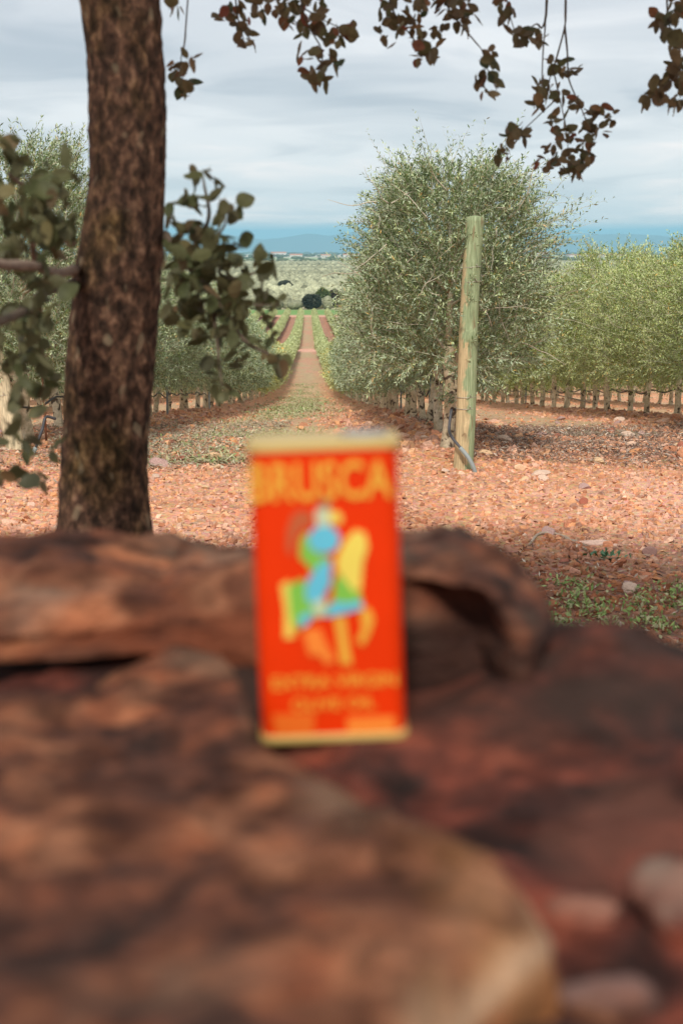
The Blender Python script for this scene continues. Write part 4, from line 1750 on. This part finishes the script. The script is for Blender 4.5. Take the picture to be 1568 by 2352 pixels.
    hang([(1215, 65), (1232, 55), (1245, 62), (1255, 0), (1260, -320)], 3.8, .0015, .004)
    hang([(1260, -320), (1253, 20), (1246, 120), (1243, 200), (1238, 240)], 3.8, .003)
    hang([(1300, -310), (1298, 0), (1296, 60), (1278, 130), (1262, 180), (1255, 220)], 3.8, .004)
    hang([(1296, 60), (1302, 120), (1305, 180), (1325, 230), (1345, 280), (1350, 340)], 3.8, .003)
    hang([(1270, 160), (1285, 230), (1300, 300), (1305, 380)], 3.8, .002)
    hang([(1280, 225), (1240, 262), (1205, 295), (1165, 330), (1140, 350)], 3.8, .002)
    hang([(1340, 250), (1370, 262), (1405, 268)], 3.8, .0015)
    hang([(1540, -300), (1530, 0), (1545, 90), (1560, 160), (1525, 200), (1490, 225)], 3.6, .003)
    hang([(1590, -300), (1580, 20), (1575, 160), (1560, 225)], 3.6, .003)

    # leaves: elliptical, spiny-edged, slightly cupped
    leaf_meshes = []
    for s in range(12):
        r = np.random.default_rng(500 + s)
        n = 14
        pts = [(0, 0, 0)]
        edge = []
        wid = [.36, .30, .42, .27, .38, .25][s % 6]
        for k in range(n + 1):
            a = k / n
            w = wid * math.sin(math.pi * a ** .8) ** .75
            edge.append((a, w * (1 + (.13 if k % 2 else -.07))))
        V = []
        for a, w in edge:
            cup = .10 * math.sin(math.pi * a)
            V.append((a, 0, -cup * .6 + .05 * a * a * r.uniform(-1, 1)))
        m_ = len(V)
        for a, w in edge:
            V.append((a, w, .16 * w + r.normal(0, .01)))
        for a, w in edge:
            V.append((a, -w, .16 * w + r.normal(0, .01)))
        F = []
        for k in range(m_ - 1):
            F.append((k, k + 1, m_ + k + 1, m_ + k))
            F.append((k + 1, k, 2 * m_ + k, 2 * m_ + k + 1))
        # stalk
        b = len(V)
        V += [(0.02, .012, 0), (0.02, -.012, 0), (-.16, -.008, .02), (-.16, .008, .02)]
        F.append((b, b + 1, b + 2, b + 3))
        leaf_meshes.append(npmesh('leaf', np.array(V), np.array(F), [M_oakleaf if s < 6 else M_oakgreen], True, np.full((len(V), 3), 0.0)))

    clumps = []
    def C(d, items, sz):
        for (a, b, r, n) in items:
            clumps.append((a, b, r, n, d, sz))
    C(3.3, [(400, 15, 14, 3), (392, 150, 16, 4), (425, 188, 22, 8), (438, 140, 12, 3), (410, 165, 14, 3), (432, 210, 10, 2)], .030)
    C(3.5, [(530, 30, 22, 6), (512, 42, 8, 2), (560, 62, 16, 4), (600, 10, 22, 5), (640, 12, 22, 6), (690, 20, 25, 9), (730, 50, 24, 9), (775, 78, 22, 8),
            (803, 62, 13, 4), (720, 122, 17, 5), (725, 165, 18, 6), (765, 132, 16, 4), (660, 42, 16, 5), (548, 98, 12, 3), (575, 92, 10, 2), (700, 75, 14, 3),
            (750, 90, 12, 3), (570, 15, 18, 4), (560, -20, 30, 8), (640, -25, 30, 10), (720, -20, 30, 9), (690, 125, 8, 2), (710, 185, 8, 2), (748, 180, 8, 2)], .030)
    C(3.6, [(880, 15, 18, 5), (905, 50, 22, 8), (878, 82, 12, 3), (940, 30, 24, 7), (950, 75, 25, 10), (975, 112, 20, 7), (962, 138, 10, 3), (995, 15, 24, 9),
            (1030, 12, 26, 10), (1075, 22, 24, 9), (1058, 58, 14, 4), (1010, 62, 16, 4), (1000, 105, 8, 2), (990, 130, 8, 2), (910, 95, 8, 1),
            (900, -25, 30, 8), (980, -25, 30, 10), (1060, -25, 30, 10),
            (1115, 140, 16, 5), (1105, 172, 16, 5), (1137, 185, 10, 3), (1112, 205, 10, 2), (1128, 125, 8, 2)], .030)
    C(3.7, [(1160, 10, 22, 4), (1215, 72, 24, 8), (1178, 76, 8, 2), (1170, 30, 12, 2), (1240, 85, 10, 2), (1150, -25, 30, 6)], .036)
    C(3.8, [(1275, 150, 14, 4), (1312, 150, 20, 7), (1250, 200, 22, 9), (1233, 242, 10, 3), (1282, 213, 10, 4), (1328, 236, 16, 5), (1370, 250, 17, 6),
            (1405, 268, 12, 3), (1345, 282, 22, 9), (1280, 280, 18, 6), (1300, 312, 24, 10), (1352, 328, 22, 8), (1270, 350, 24, 9), (1312, 385, 20, 8),
            (1378, 300, 15, 5), (1330, 365, 17, 6), (1165, 322, 19, 7), (1188, 300, 15, 5), (1143, 350, 11, 3), (1202, 305, 12, 3), (1160, 360, 8, 1),
            (1245, 375, 12, 2), (1340, 385, 10, 2), (1290, 395, 10, 2), (1230, 220, 8, 2), (1165, 290, 8, 2)], .030)
    C(3.6, [(1520, 40, 18, 6), (1545, 90, 22, 9), (1560, 130, 22, 8), (1550, 180, 20, 7), (1500, 212, 17, 5), (1522, 195, 14, 4), (1560, 222, 16, 5),
            (1555, 20, 22, 7), (1488, 225, 8, 2), (1528, 70, 12, 3), (1560, -20, 30, 8), (1535, 235, 8, 2)], .036)
    C(2.42, [(463, 398, 13, 3), (490, 412, 10, 2), (425, 460, 18, 4), (450, 455, 12, 2), (518, 463, 11, 2), (540, 476, 9, 2), (512, 488, 10, 2),
             (480, 530, 18, 4), (430, 520, 20, 4), (508, 540, 14, 3), (540, 555, 12, 2), (400, 580, 26, 5), (450, 580, 26, 7), (500, 590, 26, 8),
             (470, 625, 30, 10), (420, 640, 30, 9), (520, 650, 28, 9), (560, 610, 14, 3), (590, 600, 13, 3), (622, 600, 11, 3), (605, 632, 7, 1),
             (460, 690, 34, 12), (520, 700, 32, 11), (410, 700, 26, 6), (570, 690, 14, 3), (642, 690, 10, 3), (600, 685, 8, 2), (540, 745, 28, 9),
             (480, 760, 25, 7), (625, 760, 14, 3), (602, 722, 12, 2), (430, 745, 22, 4), (565, 785, 16, 3), (613, 803, 7, 1), (640, 826, 15, 4),
             (500, 825, 20, 3), (552, 832, 14, 2), (505, 878, 20, 3), (530, 895, 10, 2), (395, 500, 14, 3), (480, 470, 8, 1)], .029)
    C(2.15, [(10, 330, 20, 4), (35, 365, 16, 3), (60, 430, 40, 9), (110, 410, 32, 8), (150, 385, 16, 3), (20, 470, 36, 8), (90, 480, 38, 11), (150, 490, 24, 6),
             (50, 540, 38, 9), (130, 545, 32, 7), (20, 590, 24, 4), (60, 590, 32, 5), (110, 640, 22, 3), (60, 700, 36, 6), (120, 690, 28, 4), (40, 770, 32, 6),
             (95, 760, 30, 5), (30, 840, 28, 6), (75, 820, 30, 6), (45, 905, 22, 4), (100, 890, 18, 3), (90, 1098, 16, 3), (45, 1075, 12, 2), (8, 1085, 16, 3),
             (55, 960, 14, 2), (30, 1000, 14, 2), (120, 1030, 8, 2), (60, 1010, 12, 2), (-40, 420, 40, 8), (-40, 560, 40, 8), (-30, 760, 40, 6)], .031)
    leaves = []
    for (a, b, r, n, d, sz) in clumps:
        for k in range(int(n * (1.7 if d < 2.3 else (2.1 if r > 24 else 1.5) if d < 3 else 1.5) + 1)):
            rr = r * math.sqrt(rnd.random())
            an = rnd.uniform(0, 6.283)
            dd = d + rnd.gauss(0, .06)
            p = px(a + math.cos(an) * rr, b + math.sin(an) * rr, dd)
            leaves.append((p, sz * rnd.uniform(.7, 1.3), rnd.uniform(0, 6.28), a, b, d))
    # what shows: inside the frame, nearest first
    leaves.sort(key=lambda q: (q[5] if -10 < q[3] < 1578 and q[4] > -5 else 99) + rnd.random() * 1.6)
    st_v, st_f, st_c, st_m, nb = [], [], [], [], 0
    for i, (p, sz, an, a, b, d) in enumerate(leaves):
        me = leaf_meshes[i % 6 + (6 if d < 3 else 0)]
        # blades turned mostly edge-down, facing all ways
        rot = Matrix.Rotation(an, 4, 'Z') @ Matrix.Rotation(rnd.gauss(.3, .9), 4, 'Y') @ Matrix.Rotation(rnd.gauss(0, 1.3), 4, 'X')
        mw = Matrix.Translation(p - O) @ rot @ Matrix.Scale(sz, 4)
        if i < 298:
            o = obj('leaf', me, root)
            o.matrix_local = mw
        else:
            nv = len(me.vertices)
            co = np.empty(nv * 3, np.float32)
            me.vertices.foreach_get('co', co)
            M4 = np.array(mw)
            co = co.reshape(-1, 3) @ M4[:3, :3].T + M4[:3, 3]
            fa = np.array([pl.vertices[:] for pl in me.polygons])
            st_v.append(co); st_f.append(fa + nb); st_m.append(np.full(len(fa), 1 if d < 3 else 0)); st_c.append(np.full((nv, 3), rnd.random()))
            nb += nv
    obj('foliage', npmesh('foliage', np.concatenate(st_v), np.concatenate(st_f), [M_oakleaf, M_oakgreen], True, np.concatenate(st_c), np.concatenate(st_m)), root, kind='stuff')

    # the crown overhead, which shades the boulders
    r = np.random.default_rng(91)
    n = CROWN_N
    cs = []
    for bgh in boughs:
        for q in polyline(bgh, 5)[4:]:
            cs.append(q)
    cs = np.array([c[:] for c in cs])
    cen = cs[r.integers(0, len(cs), 150)] + r.normal(size=(150, 3)) * np.array([.55, .55, .35]) + np.array([0, 0, .25])
    pick = r.integers(0, 150, n)
    pt = cen[pick] + r.normal(size=(n, 3)) * .22
    # keep clear of the lens's view
    up = (pt[:, 2] - 1.5) / np.maximum(pt[:, 1], .05)
    keep = (pt[:, 1] < .1) | (up > .20)
    keep &= pt[:, 2] > 1.9
    keep &= (pt[:, 1] + pt[:, 2] * .95 + r.normal(0, .35, n)) < 6.6
    pt = pt[keep]
    n = len(pt)
    d_ = unit(r.normal(size=(n, 3)) * np.array([1, 1, .6]))
    V, F, Cc = leaf_cloud(pt - np.array(O[:]), d_, r.uniform(.035, .06, n), r.uniform(.022, .036, n), np.tile(r.random((n, 1)), (1, 3)))
    obj('crown', npmesh('crown', V, F, [M_oakleaf], False, Cc), root, kind='stuff')


CROWN_N = 60000
build_oak()

# ------------------------------------------------------------------ boulders under the tin
browns = [(0.36, (.030, .016, .012)), (0.44, (.075, .029, .018)), (0.53, (.13, .047, .024)), (0.62, (.215, .09, .047))]
reds = [(0.38, (.014, .009, .008)), (0.46, (.045, .017, .013)), (0.56, (.115, .030, .019)), (0.67, (.23, .062, .034))]
M_rockA = mat_rock('brown_rock', browns, 6.0, 1.3)
M_rockB = mat_rock('weathered_rock', browns, 7.5, 5.1, (.21, .12, .075))
M_rockC = mat_rock('dark_red_rock', reds, 6.0, 9.7, (.115, .045, .030))


def slab(name, outline, ztop, zbot, mat, label, seed=0, edge=.02, rough=.012, rim=None, top_fn=None, under=0.0, nseg=110, face=None, shade_tint=None):
    """A broken slab: plan outline (world x, y), rounded broken edge, rough sides."""
    c = Vector((sum(p[0] for p in outline) / len(outline), sum(p[1] for p in outline) / len(outline)))
    P = [Vector(p) for p in outline]
    # resample the outline evenly with slight smoothing
    L = [0]
    for i in range(len(P)):
        L.append(L[-1] + (P[(i + 1) % len(P)] - P[i]).length)
    S = []
    for k in range(nseg):
        s = L[-1] * k / nseg
        i = max(j for j in range(len(P)) if L[j] <= s + 1e-9)
        f = (s - L[i]) / max(L[i + 1] - L[i], 1e-9)
        S.append(P[i].lerp(P[(i + 1) % len(P)], f))
    for _ in range(2):
        S = [(S[k - 1] + S[k] * 2 + S[(k + 1) % nseg]) / 4 for k in range(nseg)]
    S = np.array([s[:] for s in S])
    cc = np.array(c[:])
    rings, tints, dists = [], [], []
    K = 34
    for k in range(K + 1):
        t = (k + .02) / (K + .02)
        xy = cc + (S - cc) * t
        z = np.full(nseg, ztop, float)
        if top_fn is not None:
            z = z + top_fn(xy[:, 0], xy[:, 1])
        dist = max(0.0, 1 - t) * np.linalg.norm(S - cc, axis=1)
        z = z - edge * np.exp(-(dist / (edge * .8)) ** 1.5)
        rings.append(np.stack([xy[:, 0], xy[:, 1], z], 1))
        dists.append(dist)
        tints.append(np.exp(-(dist / (.018 + .030 * ss(.02, .12, xy[:, 0]))) ** 2))
    ztE = rings[-1][:, 2]
    M_ = 16
    for k in range(1, M_ + 1):
        t = k / M_
        zb = zbot(S[:, 0], S[:, 1]) if callable(zbot) else zbot
        z = ztE + (zb - ztE) * t
        off = 1 - under * math.sin(math.pi * min(t * 1.0, 1)) + .004
        xy = cc + (S - cc) * off
        rings.append(np.stack([xy[:, 0], xy[:, 1], z], 1))
        tints.append(np.full(nseg, max(0, 1 - t * 3)))
        dists.append(np.full(nseg, .016 + t * .05))
    V = np.concatenate(rings)
    q = V
    n1 = fbm(q * 9 + seed, 4, seed + 1) - .5
    n2 = fbm(q * 38 + seed, 3, seed + 7) - .5
    side = np.concatenate([np.zeros((K + 1) * nseg), np.ones(M_ * nseg)])
    ledge = np.floor(fbm(q * np.array([7, 11, 3]) + seed * 2.2, 4, seed + 3) * 11) * .0035 - .018
    out = unit(np.concatenate([(V[:, :2] - cc), np.zeros((len(V), 1))], 1))
    V = V + np.array([0, 0, 1.0]) * ((1 - side) * (n1 * rough * 2.2 + n2 * rough * 1.4 + ledge))[:, None] + out * (side * (n1 * rough * 5 + n2 * rough * 1.5))[:, None]
    nring = len(rings)
    i2 = np.arange(nring * nseg).reshape(nring, nseg)
    F = np.stack([i2[:-1].ravel(), i2[1:].ravel(), np.roll(i2, -1, 1)[1:].ravel(), np.roll(i2, -1, 1)[:-1].ravel()], 1)
    # tint with amount in alpha
    T = np.concatenate(tints)
    C = np.zeros((len(V), 4))
    if rim is not None:
        cols, fn = rim
        Dd = np.concatenate(dists)
        nt_ = (K + 1) * nseg
        q0 = np.concatenate(rings[:K + 1])[:, :2]
        Dd[:nt_] = np.sqrt(((q0[:, None] - S[None]) ** 2).sum(2)).min(1)
        pale_ = np.exp(-(Dd / .011) ** 2)
        och = np.exp(-((Dd - .036) / .026) ** 2) * ss(.02, .13, V[:, 0])
        vn = fbm(V * 34, 3, 3)
        amt = np.maximum(pale_ * (.5 + .6 * ss(.3, .6, vn)), och * ss(.32, .52, vn) * .95) * fn(V[:, 0], V[:, 1])
        w = fbm(V * 14, 3, seed + 30)
        a, b = np.array(cols[0]), np.array(cols[1])
        C[:, :3] = a + (b - a) * (1 - pale_ * .8)[:, None] * ss(.25, .5, w)[:, None]
        C[:, 3] = np.clip(amt, 0, 1)
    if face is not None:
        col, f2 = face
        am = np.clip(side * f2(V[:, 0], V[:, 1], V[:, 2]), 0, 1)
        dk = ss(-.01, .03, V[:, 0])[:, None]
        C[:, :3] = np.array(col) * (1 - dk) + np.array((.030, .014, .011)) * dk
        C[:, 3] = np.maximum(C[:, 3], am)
    if shade_tint is not None:  # recess shade painted into the rock colour
        am = np.clip(shade_tint[1](V[:, 0], V[:, 1]) * ss(.25, .55, fbm(V * 17, 3, 12)) * 1.1, 0, .85)
        C[:, :3] = np.array(shade_tint[0])
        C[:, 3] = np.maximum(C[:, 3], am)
    me = npmesh(name, V, F, [mat], True, C)
    if label is None:
        return me
    return obj(name, me, label=label, cat='boulder', group='brown boulders piled in the foreground')


def plan(pts, z):
    return [tuple(pz(a, b, z)[:2]) for a, b in pts]


ZB = 1.5 - .242     # top of the near boulder
ZA = 1.5 - .210
ZC = 1.5 - .268     # where the tin stands


def build_rocks():
    # big red block that everything rests on
    oc = plan([(1250, 1412), (1400, 1440), (1568, 1482)], ZC)
    oc = [(-.75, .55), (-.72, .98), (-.2, 1.04), (.10, 1.08)] + oc[:1] + oc[1:] + [(.42, .84), (.52, .62), (.50, .30), (.3, .12), (-.2, .10), (-.6, .2)]

    def topC(x, y):
        hollow = -.035 * np.exp(-(((x - .30) / .12) ** 2 + ((y - .50) / .12) ** 2))
        return hollow + .010 * ss(.75, 1.0, y) * ss(.1, .3, x) + .036 * np.exp(-(((x - .165) / .075) ** 2 + ((y - .845) / .075) ** 2))
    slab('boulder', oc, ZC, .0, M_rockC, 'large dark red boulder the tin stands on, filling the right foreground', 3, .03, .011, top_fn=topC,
         shade_tint=((.035, .020, .015), lambda x, y: np.exp(-(((x - .13) / .11) ** 2 + ((y - .80) / .08) ** 2)) + 1.4 * np.exp(-(((x + .045) / .035) ** 2 + ((y - .80) / .07) ** 2))))  # shade painted right of the tin and in the crevice left of it
    # back slab with the rusty broken front and the hump on its right end
    fa = [(-140, 1392), (150, 1385), (330, 1368), (520, 1352), (640, 1358), (780, 1358), (920, 1368), (1000, 1362), (1060, 1350), (1110, 1362), (1150, 1400), (1200, 1425)]
    ba = [(1252, 1405), (1245, 1340), (1200, 1290), (1110, 1245), (930, 1216), (700, 1216), (560, 1212), (350, 1204), (200, 1216), (0, 1228), (-160, 1232)]
    oa = plan(fa, ZA) + plan(ba, ZA)

    def topA(x, y):
        hump = .010 * np.exp(-(((x - .12) / .12) ** 2 + ((y - 1.0) / .12) ** 2))
        return hump - .010 * ss(1.05, 1.2, y)
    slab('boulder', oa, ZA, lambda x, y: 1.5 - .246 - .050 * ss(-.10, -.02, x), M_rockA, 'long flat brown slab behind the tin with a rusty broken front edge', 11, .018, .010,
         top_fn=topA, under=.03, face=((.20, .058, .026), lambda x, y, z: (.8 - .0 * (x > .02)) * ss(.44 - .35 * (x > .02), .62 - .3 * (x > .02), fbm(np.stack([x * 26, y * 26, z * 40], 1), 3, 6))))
    # near boulder, lower left, with the pale ochre broken rim
    fb = [(-200, 1470), (60, 1468), (300, 1462), (470, 1452), (535, 1500), (560, 1600), (592, 1680), (690, 1728), (800, 1788), (930, 1838), (1030, 1890),
          (1120, 1945), (1200, 1990), (1290, 2082), (1262, 2140), (1190, 2190), (1120, 2250), (1050, 2330), (1010, 2480), (900, 2700), (200, 2800), (-300, 2600), (-500, 1900)]
    ob = plan(fb, ZB)

    def topB(x, y):
        back = -.030 * ss(.74, .84, y) * (1 - ss(-.16, -.08, x))
        return back + .012 * np.exp(-(((x + .05) / .25) ** 2 + ((y - .5) / .2) ** 2))
    rim = (((.38, .26, .17), (.42, .165, .045)), lambda x, y: 1.15 * ss(-.05, .03, x) * (1 - ss(.80, .9, y)))
    slab('boulder', ob, ZB, ZC - .10, M_rockB, 'large weathered brown boulder with a pale ochre broken rim, nearest on the left', 23, .016, .009, rim=rim, top_fn=topB)

    # small broken stones at the lower right
    def lump(px_, py_, z, sx, sy, sz, mat, lab, seed, col=None, amt=0):
        r = np.random.default_rng(seed)
        V = chipped(ICO3[0], r, 13, .40, .8)
        V = V * (1 + .35 * (fbm(V * 2.6 + seed, 4, seed) - .5))[:, None]
        w = fbm(V * 1.6 + seed * 3, 3, seed)
        C = np.zeros((len(V), 4))
        if col is not None:
            C[:, :3] = np.array(col)
            C[:, 3] = np.clip(ss(.35, .75, V[:, 2] + (w - .5) * .8) * amt, 0, 1)
        V = V * np.array([sx, sy, sz])
        p = pz(px_, py_, z)
        o = obj('broken_rock', npmesh('broken_rock', V, ICO3[1], [mat], True, C), loc=p, label=lab, cat='rock', group='broken rocks at the lower right')
        o.rotation_euler = (0, 0, seed * .7)
        return o
    lump(1350, 2150, ZC - .010, .026, .022, .020, M_rockC, 'small red stone with a pale crust beside the ochre rim', 5, (.26, .14, .10), .6)
    lump(1420, 2170, ZC - .018, .014, .016, .014, M_rockC, 'small dark red stone between the pale crusted stone and the right edge', 6, (.22, .09, .06), .6)
    lump(1600, 2110, ZC - .010, .030, .040, .034, M_rockC, 'dark stone with a pale top edge cut by the right edge of the photo', 8, (.26, .19, .145), .6)
    lump(1400, 2345, ZC - .012, .026, .018, .018, M_rockA, 'pinkish pale stone at the bottom right, below the red stone', 9, (.17, .11, .10), .6)
    lump(1220, 2320, ZC - .022, .022, .02, .018, M_rockC, 'dark red stone at the bottom edge under the ochre rim', 12, (.16, .06, .04), .5)

build_rocks()

# ------------------------------------------------------------------ the tin


def mat_tin(name, col, rough=.38, metal=0.0, spec=.5):
    m, t, b = new_mat(name)
    v = coords(t)
    n = noise_n(t, v, 30, 3)
    t.links.new(ramp(t, n, [(0.3, tuple(c * .94 for c in col)), (0.7, tuple(min(1, c * 1.04) for c in col))]), b.inputs['Base Color'])
    b.inputs['Roughness'].default_value = rough
    b.inputs['Metallic'].default_value = metal
    b.inputs['Specular IOR Level'].default_value = spec
    return m


def build_tin():
    W, D, H = .0800, .050, .1650
    cxp = px(766, 1712, .7)
    base = pz(768, 1708, ZC + .003)
    tin = empty('oil_tin', (base.x, base.y + D / 2, ZC + .004), label='blurred orange red olive oil tin with a mounted knight, standing on the boulder', cat='tin')
    tin.rotation_euler = (R(0.0), R(-2.0), R(-0.5))
    red = mat_tin('red_tinplate', (.64, .030, .0004), .5, spec=.12)
    gold = mat_tin('gold_tin', (.66, .47, .15), .35, .35)
    yel = mat_tin('print_yellow', (.66, .33, .035), .5, spec=.3)
    grn = mat_tin('print_green', (.17, .42, .05), .45)
    blu = mat_tin('print_blue', (.10, .42, .55), .45)
    brn = mat_tin('print_brown', (.42, .08, .02), .45)
    org = mat_tin('print_orange', (.74, .19, .02), .45)
    pale = mat_tin('print_pale', (.45, .50, .33), .45)
    lem = mat_tin('print_lemon', (.68, .52, .08), .45)

    def rrect(w, d, r, n=7):
        o = []
        for (sx, sy, a0) in ((1, 1, 0), (-1, 1, 90), (-1, -1, 180), (1, -1, 270)):
            for k in range(n + 1):
                a = R(a0 + 90 * k / n)
                o.append((sx * (w / 2 - r) + r * math.cos(a), sy * (d / 2 - r) + r * math.sin(a)))
        return o

    def loft(name, layers, mat, cap=True):
        mb = MB()
        n = len(layers[0][0])
        V, F = [], []
        for (o, z) in layers:
            V += [(x, y, z) for x, y in o]
        for i in range(len(layers) - 1):
            for k in range(n):
                k2 = (k + 1) % n
                F.append((i * n + k, i * n + k2, (i + 1) * n + k2, (i + 1) * n + k))
        if cap:
            F.append(tuple(range(n - 1, -1, -1)))
            F.append(tuple((len(layers) - 1) * n + k for k in range(n)))
        mb.add(V, F)
        return obj(name, mb.mesh(name, [mat], False), tin)
    r = .008
    loft('body', [(rrect(W - .001, D - .001, r), .003), (rrect(W - .001, D - .001, r), H - .004)], red)
    for z0, nm in ((0.0, 'bottom_rim'), (H - .0045, 'top_rim')):
        loft(nm, [(rrect(W - .0005, D - .0005, r), z0), (rrect(W + .0015, D + .0015, r), z0 + .0008), (rrect(W + .0015, D + .0015, r), z0 + .0036),
                  (rrect(W - .0005, D - .0005, r), z0 + .0045), (rrect(W - .005, D - .005, r * .8), z0 + .0044)], gold)
    loft('lid', [(rrect(W - .0052, D - .0052, r * .8), H - .0012), (rrect(W - .007, D - .007, r * .7), H - .0008)], gold)
    mb = MB()
    # spout cap on the lid
    o = [(math.cos(a) * .0135 + .022, math.sin(a) * .0135) for a in np.linspace(0, 2 * math.pi, 25)[:-1]]
    loft('cap', [(o, H - .001), (o, H + .0012), ([(x * .93 + .0015, y * .93) for x, y in o], H + .002)], mat_tin('grey_cap', (.28, .27, .24), .5))

    fy = -D / 2 + .0003

    def poly(name, pts, mat, lift=0):
        mb = MB()
        V = [((x - 672) / 1045 * W, fy - .0003 - lift * .00012, H - (y - 130) / 1960 * H) for x, y in pts]
        n = len(V)
        V2 = [(x, fy, z) for x, _, z in V]
        mb.add(V + V2, [tuple(range(n))] + [(k, n + k, n + (k + 1) % n, (k + 1) % n) for k in range(n)])
        return mb.mesh(name, [mat])

    def ell(cx, cy, rx, ry, n=20, a0=0.0):
        return [(cx + rx * math.cos(t) * math.cos(a0) - ry * math.sin(t) * math.sin(a0), cy + rx * math.cos(t) * math.sin(a0) + ry * math.sin(t) * math.cos(a0))
                for t in np.linspace(0, 2 * math.pi, n + 1)[:-1]]

    parts = [
        ('plume', [(590, 600), (520, 545), (440, 580), (400, 680), (390, 800), (430, 850), (450, 740), (500, 680), (570, 650)], brn),
        ('helmet', [(600, 590), (610, 545), (700, 540), (720, 600), (700, 660), (610, 660)], pale),
        ('crest', [(640, 490), (700, 490), (700, 545), (630, 545)], mat_tin('print_dark', (.25, .12, .06))),
        ('visor', [(690, 570), (740, 560), (790, 600), (780, 645), (700, 640)], lem),
        ('cloak', [(540, 690), (490, 740), (480, 860), (530, 900), (560, 960), (640, 920), (700, 860), (620, 840), (560, 800)], grn),
        ('shield', ell(655, 745, 110, 90), blu),
        ('horse_legs', [(480, 1340), (600, 1320), (640, 1420), (700, 1540), (640, 1570), (590, 1500), (520, 1500)], org),
        ('horse_foreleg', [(705, 1250), (780, 1250), (795, 1400), (820, 1570), (740, 1570), (725, 1400)], yel),
        ('horse_raised_leg', [(900, 1190), (960, 1210), (985, 1280), (950, 1370), (900, 1450), (860, 1420), (905, 1330), (890, 1260)], yel),
        ('horse_tail', [(340, 1030), (400, 1000), (420, 1380), (350, 1380), (360, 1200)], lem),
        ('horse_body', [(390, 1040), (500, 990), (560, 1150), (620, 1200), (700, 1150), (720, 1000), (790, 960), (890, 1090), (910, 1160), (660, 1240), (560, 1250), (450, 1330), (400, 1250)], grn),
        ('horse_head', [(740, 860), (800, 760), (870, 690), (940, 710), (960, 800), (920, 900), (900, 1080), (850, 1090), (780, 1000), (730, 940)], lem),
        ('leg', [(620, 900), (700, 880), (690, 1030), (620, 1140), (560, 1170), (510, 1120), (520, 1020)], blu),
        ('boot', [(560, 1150), (650, 1120), (640, 1240), (570, 1250)], pale),
        ('cloth_border', [(650, 1220), (700, 1150), (800, 1165), (900, 1150), (910, 1200), (800, 1225), (650, 1250)], blu),
        ('cloth_border', [(460, 1250), (510, 1215), (560, 1220), (520, 1290), (470, 1310)], blu),
    ]
    emb = obj('emblem', None, tin)
    for i, (nm, pts, mat) in enumerate(parts):
        obj(nm, poly(nm, pts, mat, i * 0.6), emb)
    # the paler panels of small print at the foot
    obj('print_panel', poly('print_panel', [(240, 1890), (540, 1890), (530, 2040), (260, 2040)], mat_tin('print_rust', (.66, .12, .01))), tin)
    obj('print_panel', poly('print_panel', [(770, 1930), (1110, 1930), (1110, 2040), (770, 2040)], org), tin)

    def text(s, cx, cy, wid, hei, mat, bold=.0):
        c = bpy.data.curves.new('lettering', 'FONT')
        c.body = s
        c.align_x = 'CENTER'
        c.align_y = 'CENTER'
        c.extrude = .00015
        c.offset = bold
        c.resolution_u = 3
        tmp = bpy.data.objects.new('tmp', c)
        COL.objects.link(tmp)
        bpy.context.view_layer.update()
        dg = bpy.context.evaluated_depsgraph_get()
        me = bpy.data.meshes.new_from_object(tmp.evaluated_get(dg))
        bpy.data.objects.remove(tmp)
        me.materials.clear()
        me.materials.append(mat)
        co = np.empty(len(me.vertices) * 3, np.float32)
        me.vertices.foreach_get('co', co)
        co = co.reshape(-1, 3)
        lo, hi = co.min(0), co.max(0)
        sx = wid / 1045 * W / (hi[0] - lo[0])
        sy = hei / 1960 * H / (hi[1] - lo[1])
        x = (co[:, 0] - (lo[0] + hi[0]) / 2) * sx + (cx - 672) / 1045 * W
        z = (co[:, 1] - (lo[1] + hi[1]) / 2) * sy + H - (cy - 130) / 1960 * H
        y = fy - .0004 - (co[:, 2] - lo[2]) * .3
        me.vertices.foreach_set('co', np.stack([x, y, z], 1).astype(np.float32).ravel())
        me.update()
        obj('lettering', me, tin)
    text('BRUSCA', 650, 370, 980, 250, yel, .018)
    text('EXTRA VIRGIN', 690, 1680, 880, 90, yel, .01)
    text('OLIVE OIL', 680, 1830, 590, 80, yel, .01)


build_tin()
